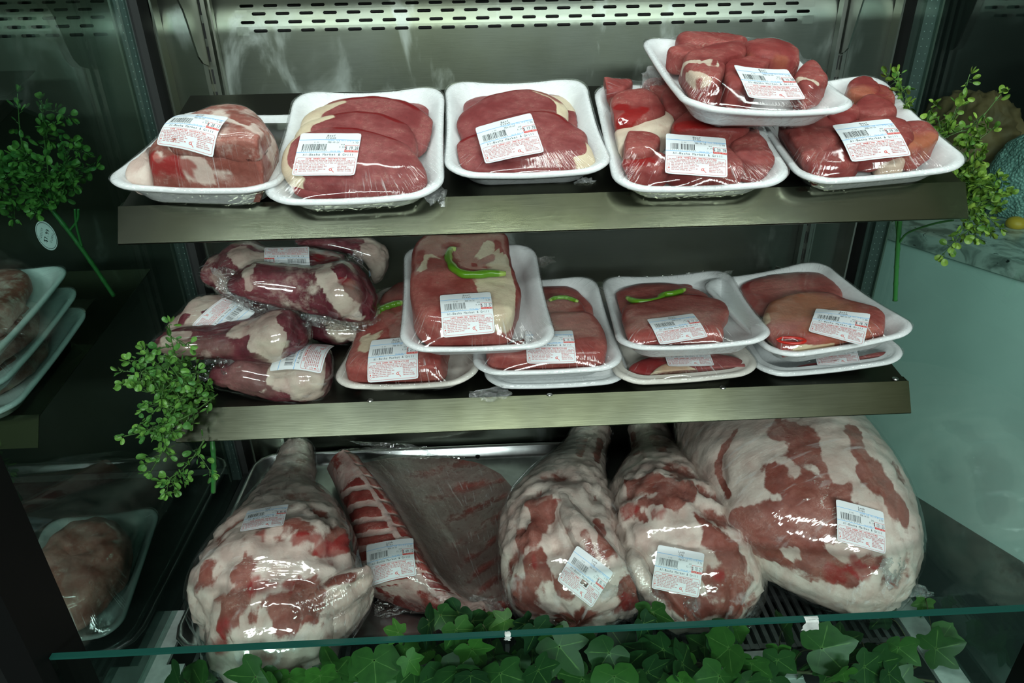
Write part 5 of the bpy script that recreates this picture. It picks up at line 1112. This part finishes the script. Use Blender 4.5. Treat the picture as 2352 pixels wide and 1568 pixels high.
p=at(2345,345,'x',.90); blob('knit_bundle','pale teal knitted bundle on the stone worktop at the right edge','cloth',(p[0]+.03,p[1],.858),(.06,.065,.085),'knit_teal',4,.10,7.,.68)
p=at(2345,415,'x',.86); blob('yellow_jar_lid','small round yellow lid beside the teal knitted bundle','lid',(p[0]+.012,p[1]-.005,.8075),(.016,.016,.012),'yellow_label',5,.02,3.,.6)
# ================================================================ seen through the left glass: the next case
def neighbour():
    mb=MB(); zs=.745
    r=empty('display_shelf',Matrix.Translation((-1.1,.1,zs)),'dim steel shelf of the next case beyond the left glass','shelf')
    for z0,tn in ((.745,TL),):
        V=[(x,y,z0+tn*y-.002-t) for x in (-1.6,-.625) for y in (0,.36) for t in (0,.0015)]; mb.add(V,[(0,4,6,2),(1,3,7,5),(0,2,3,1),(4,5,7,6),(2,6,7,3),(0,1,5,4)])
    mb.add([(x,y,z) for x in (-1.6,-.625) for y,z in ((0,.744),(-.0217,.7104),(-.0205,.7100),(.0012,.7436))],[(0,4,5,1),(1,5,6,2),(2,6,7,3)]); mb.build('price_rail','steel_lip',r,False)
    r=empty('display_shelf',Matrix.Translation((-1.1,.1,1.)),'dim upper steel shelf of the next case beyond the left glass, holding a plant','shelf')
    mb=MB(); V=[(x,y,1.+TU*y-.002-t) for x in (-1.6,-.70) for y in (.0,.34) for t in (0,.0015)]; mb.add(V,[(0,4,6,2),(1,3,7,5),(0,2,3,1),(4,5,7,6),(2,6,7,3),(0,1,5,4)]); mb.build('shelf_deck','steel_deck',r,False)
neighbour()
for i,(zz,lab) in enumerate(((.758,'bottom foam tray of the three-tray stack beyond the left glass'),(.792,'middle foam tray of the three-tray stack beyond the left glass'),(.826,'topmost foam tray of the three-tray stack beyond the left glass'))):
    pose=(-.722,.075-.006*i,zz,2.,8.,0.,.186,.236); M=Matrix.Translation(pose[:3])@rotm(*pose[3:6])
    pts=[]
    for a in range(10):
        q=to_world(M,np.array([[.074*math.cos(a*.628),.098*math.sin(a*.628),.03]]))[0]; dd=q-CAM; zc=dd@FW; pts.append((1176+F*(dd@RT)/zc,784-F*(dd@UP)/zc))
    pack('wrapped_meat_tray',lab,'meat tray',pose,[SL(pts,.024,.040,rnd=(.6,.7),amp=.005,base=.6,mat='lamb')],None,group='stacked trays beyond the left glass',seed=40+i,part='meat')
spray('artificial_plant','dark small-leaved artificial plant with a round price tag beyond the left glass',[
 ([(110,480),(80,400),(50,330),(40,215)],Y(.20,.20,.20,.20)),([(120,480),(110,390),(100,300),(95,230)],Y(.20,.20,.20,.20)),([(110,480),(60,430),(30,400),(10,380)],Y(.20,.2,.2,.2)),([(125,490),(150,420),(150,350),(130,300)],Y(.2,.2,.2,.2)),([(110,480),(140,450),(160,400),(170,380)],Y(.2,.2,.2,.2)),([(100,470),(60,450),(30,460),(5,455)],Y(.2,.2,.2,.2)),([(120,480),(90,440),(70,380),(60,350)],Y(.2,.2,.2,.2))],
 [([(110,470),(165,540),(215,610),(262,680)],Y(.20,.20,.20,.20),.0030),([(160,530),(178,505),(180,480)],Y(.2,.2,.2),.0016),([(188,565),(176,520),(172,480)],Y(.2,.2,.2),.0016)],15,'box_leaf',14,.0125,branch=.5)
def price_tag():
    c=at(107,541,'y',.198); U=at(112,520,'y',.198)-at(103,560,'y',.198); 
    U=at(127,512,'y',.198)-at(93,572,'y',.198); U/=np.linalg.norm(U)       # reading direction
    U=(at(110,505,'y',.198)-at(100,560,'y',.198)); U/=np.linalg.norm(U); N=np.array([0,-1.,0]); V=np.cross(N,U)
    d=Flat(); n=36; rx,ry=13.,21.
    ax=[(rx*math.cos(6.283*k/n),ry*math.sin(6.283*k/n)) for k in range(n)]
    def rot(P,a): ca,sa=math.cos(a),math.sin(a); return [(x*ca-y*sa,x*sa+y*ca) for x,y in P]
    o=rot(ax,math.radians(-62)+math.pi/2*0+.0); 
    mb=MB(); MP=lambda P,z:np.array([c+U*(x*.001)+V*(y*.001)+N*(z*.001) for x,y in P])
    mb.add(MP(o,.3),[tuple(range(n))],0); mb.add(MP(o,0),[tuple(range(n))[::-1]],0)
    i0=[(x*.90,y*.93) for x,y in o]; i1=[(x*.86,y*.90) for x,y in o]; mb.add(MP(i0+i1,.45),[(k,(k+1)%n,n+(k+1)%n,n+k) for k in range(n)],1)
    d.text('1220177',0,5.2,4.2,2.6,1,'c',2); d.text('$7.99',0,-2.4,6.6,3.9,1,'c',2,bold=.35); d.text('FLORAL',0,-8.6,4.0,2.6,1,'c',2)
    for Vp,Fc,mi in d.it: mb.add(MP(Vp,.45),Fc,1)
    tag(mb.build('price_tag',['paper','ink_black'],None,False),'oval white floral price tag reading $7.99 beyond the left glass','price tag')
price_tag()

pose=(-.735,.11,.352,6.,8.,0.,.19,.25); M=Matrix.Translation(pose[:3])@rotm(*pose[3:6]); pts=[]
for a in range(12):
    q=to_world(M,np.array([[.07*math.cos(a*.5236),.10*math.sin(a*.5236),.03]]))[0]; dd=q-CAM; zc=dd@FW; pts.append((1176+F*(dd@RT)/zc,784-F*(dd@UP)/zc))
pack('wrapped_meat_tray','large foam tray of pale meat on the dim floor beyond the left glass','meat tray',pose,[SL(pts,.045,.085,rnd=(.7,.7),amp=.006,base=.75,mat='lamb')],None,seed=55,traymat='foam_dim',part='meat')  # foam and meat coloured darker to stand in for the dim light there
# ================================================================ light
def area(name,loc,size,sy,power,col,rot):
    l=bpy.data.lights.new(name,'AREA'); l.shape='RECTANGLE'; l.size=size; l.size_y=sy; l.energy=power; l.color=col
    o=bpy.data.objects.new(name,l); COL.objects.link(o); o.location=loc; o.rotation_euler=[math.radians(a) for a in rot]; o['kind']='helper'; return o
for yy,zz,pw in ((.07,1.50,.31),(-.20,1.58,.58)):
    for i in range(5): area('canopy_lamp',(-.50+.25*i,yy,zz),.20,.03,pw,(.90,1.,.96),(4,0,0))
for x in (-.95,.0,.95): area('ceiling_lamp',(x,-2.12,2.62),.75,.16,9.,(.88,1.,.95),(49,0,0))
for x in (-1.3,.15,1.5): area('ceiling_lamp',(x,-4.6,2.42),1.0,.3,62.,(.88,1.,.95),(70,0,0))
w=bpy.data.worlds.new('store'); SC.world=w; w.use_nodes=True; t=w.node_tree; t.nodes.clear()
o=t.nodes.new('ShaderNodeOutputWorld'); bg=t.nodes.new('ShaderNodeBackground'); tc=t.nodes.new('ShaderNodeTexCoord'); sp=t.nodes.new('ShaderNodeSeparateXYZ'); rp=t.nodes.new('ShaderNodeValToRGB')
t.links.new(tc.outputs['Generated'],sp.inputs[0]); mp=t.nodes.new('ShaderNodeMapRange'); t.links.new(sp.outputs[2],mp.inputs[0]); mp.inputs[1].default_value=-1; mp.inputs[2].default_value=1
t.links.new(mp.outputs[0],rp.inputs[0]); t.links.new(rp.outputs[0],bg.inputs[0]); t.links.new(bg.outputs[0],o.inputs[0])
e=rp.color_ramp.elements; e[0].position=0.; e[0].color=(.012,.015,.013,1); e[1].position=1.; e[1].color=(.09,.10,.09,1)
k=e.new(.48); k.color=(.020,.026,.022,1); k=e.new(.70); k.color=(.085,.095,.07,1)
bg.inputs[1].default_value=.85
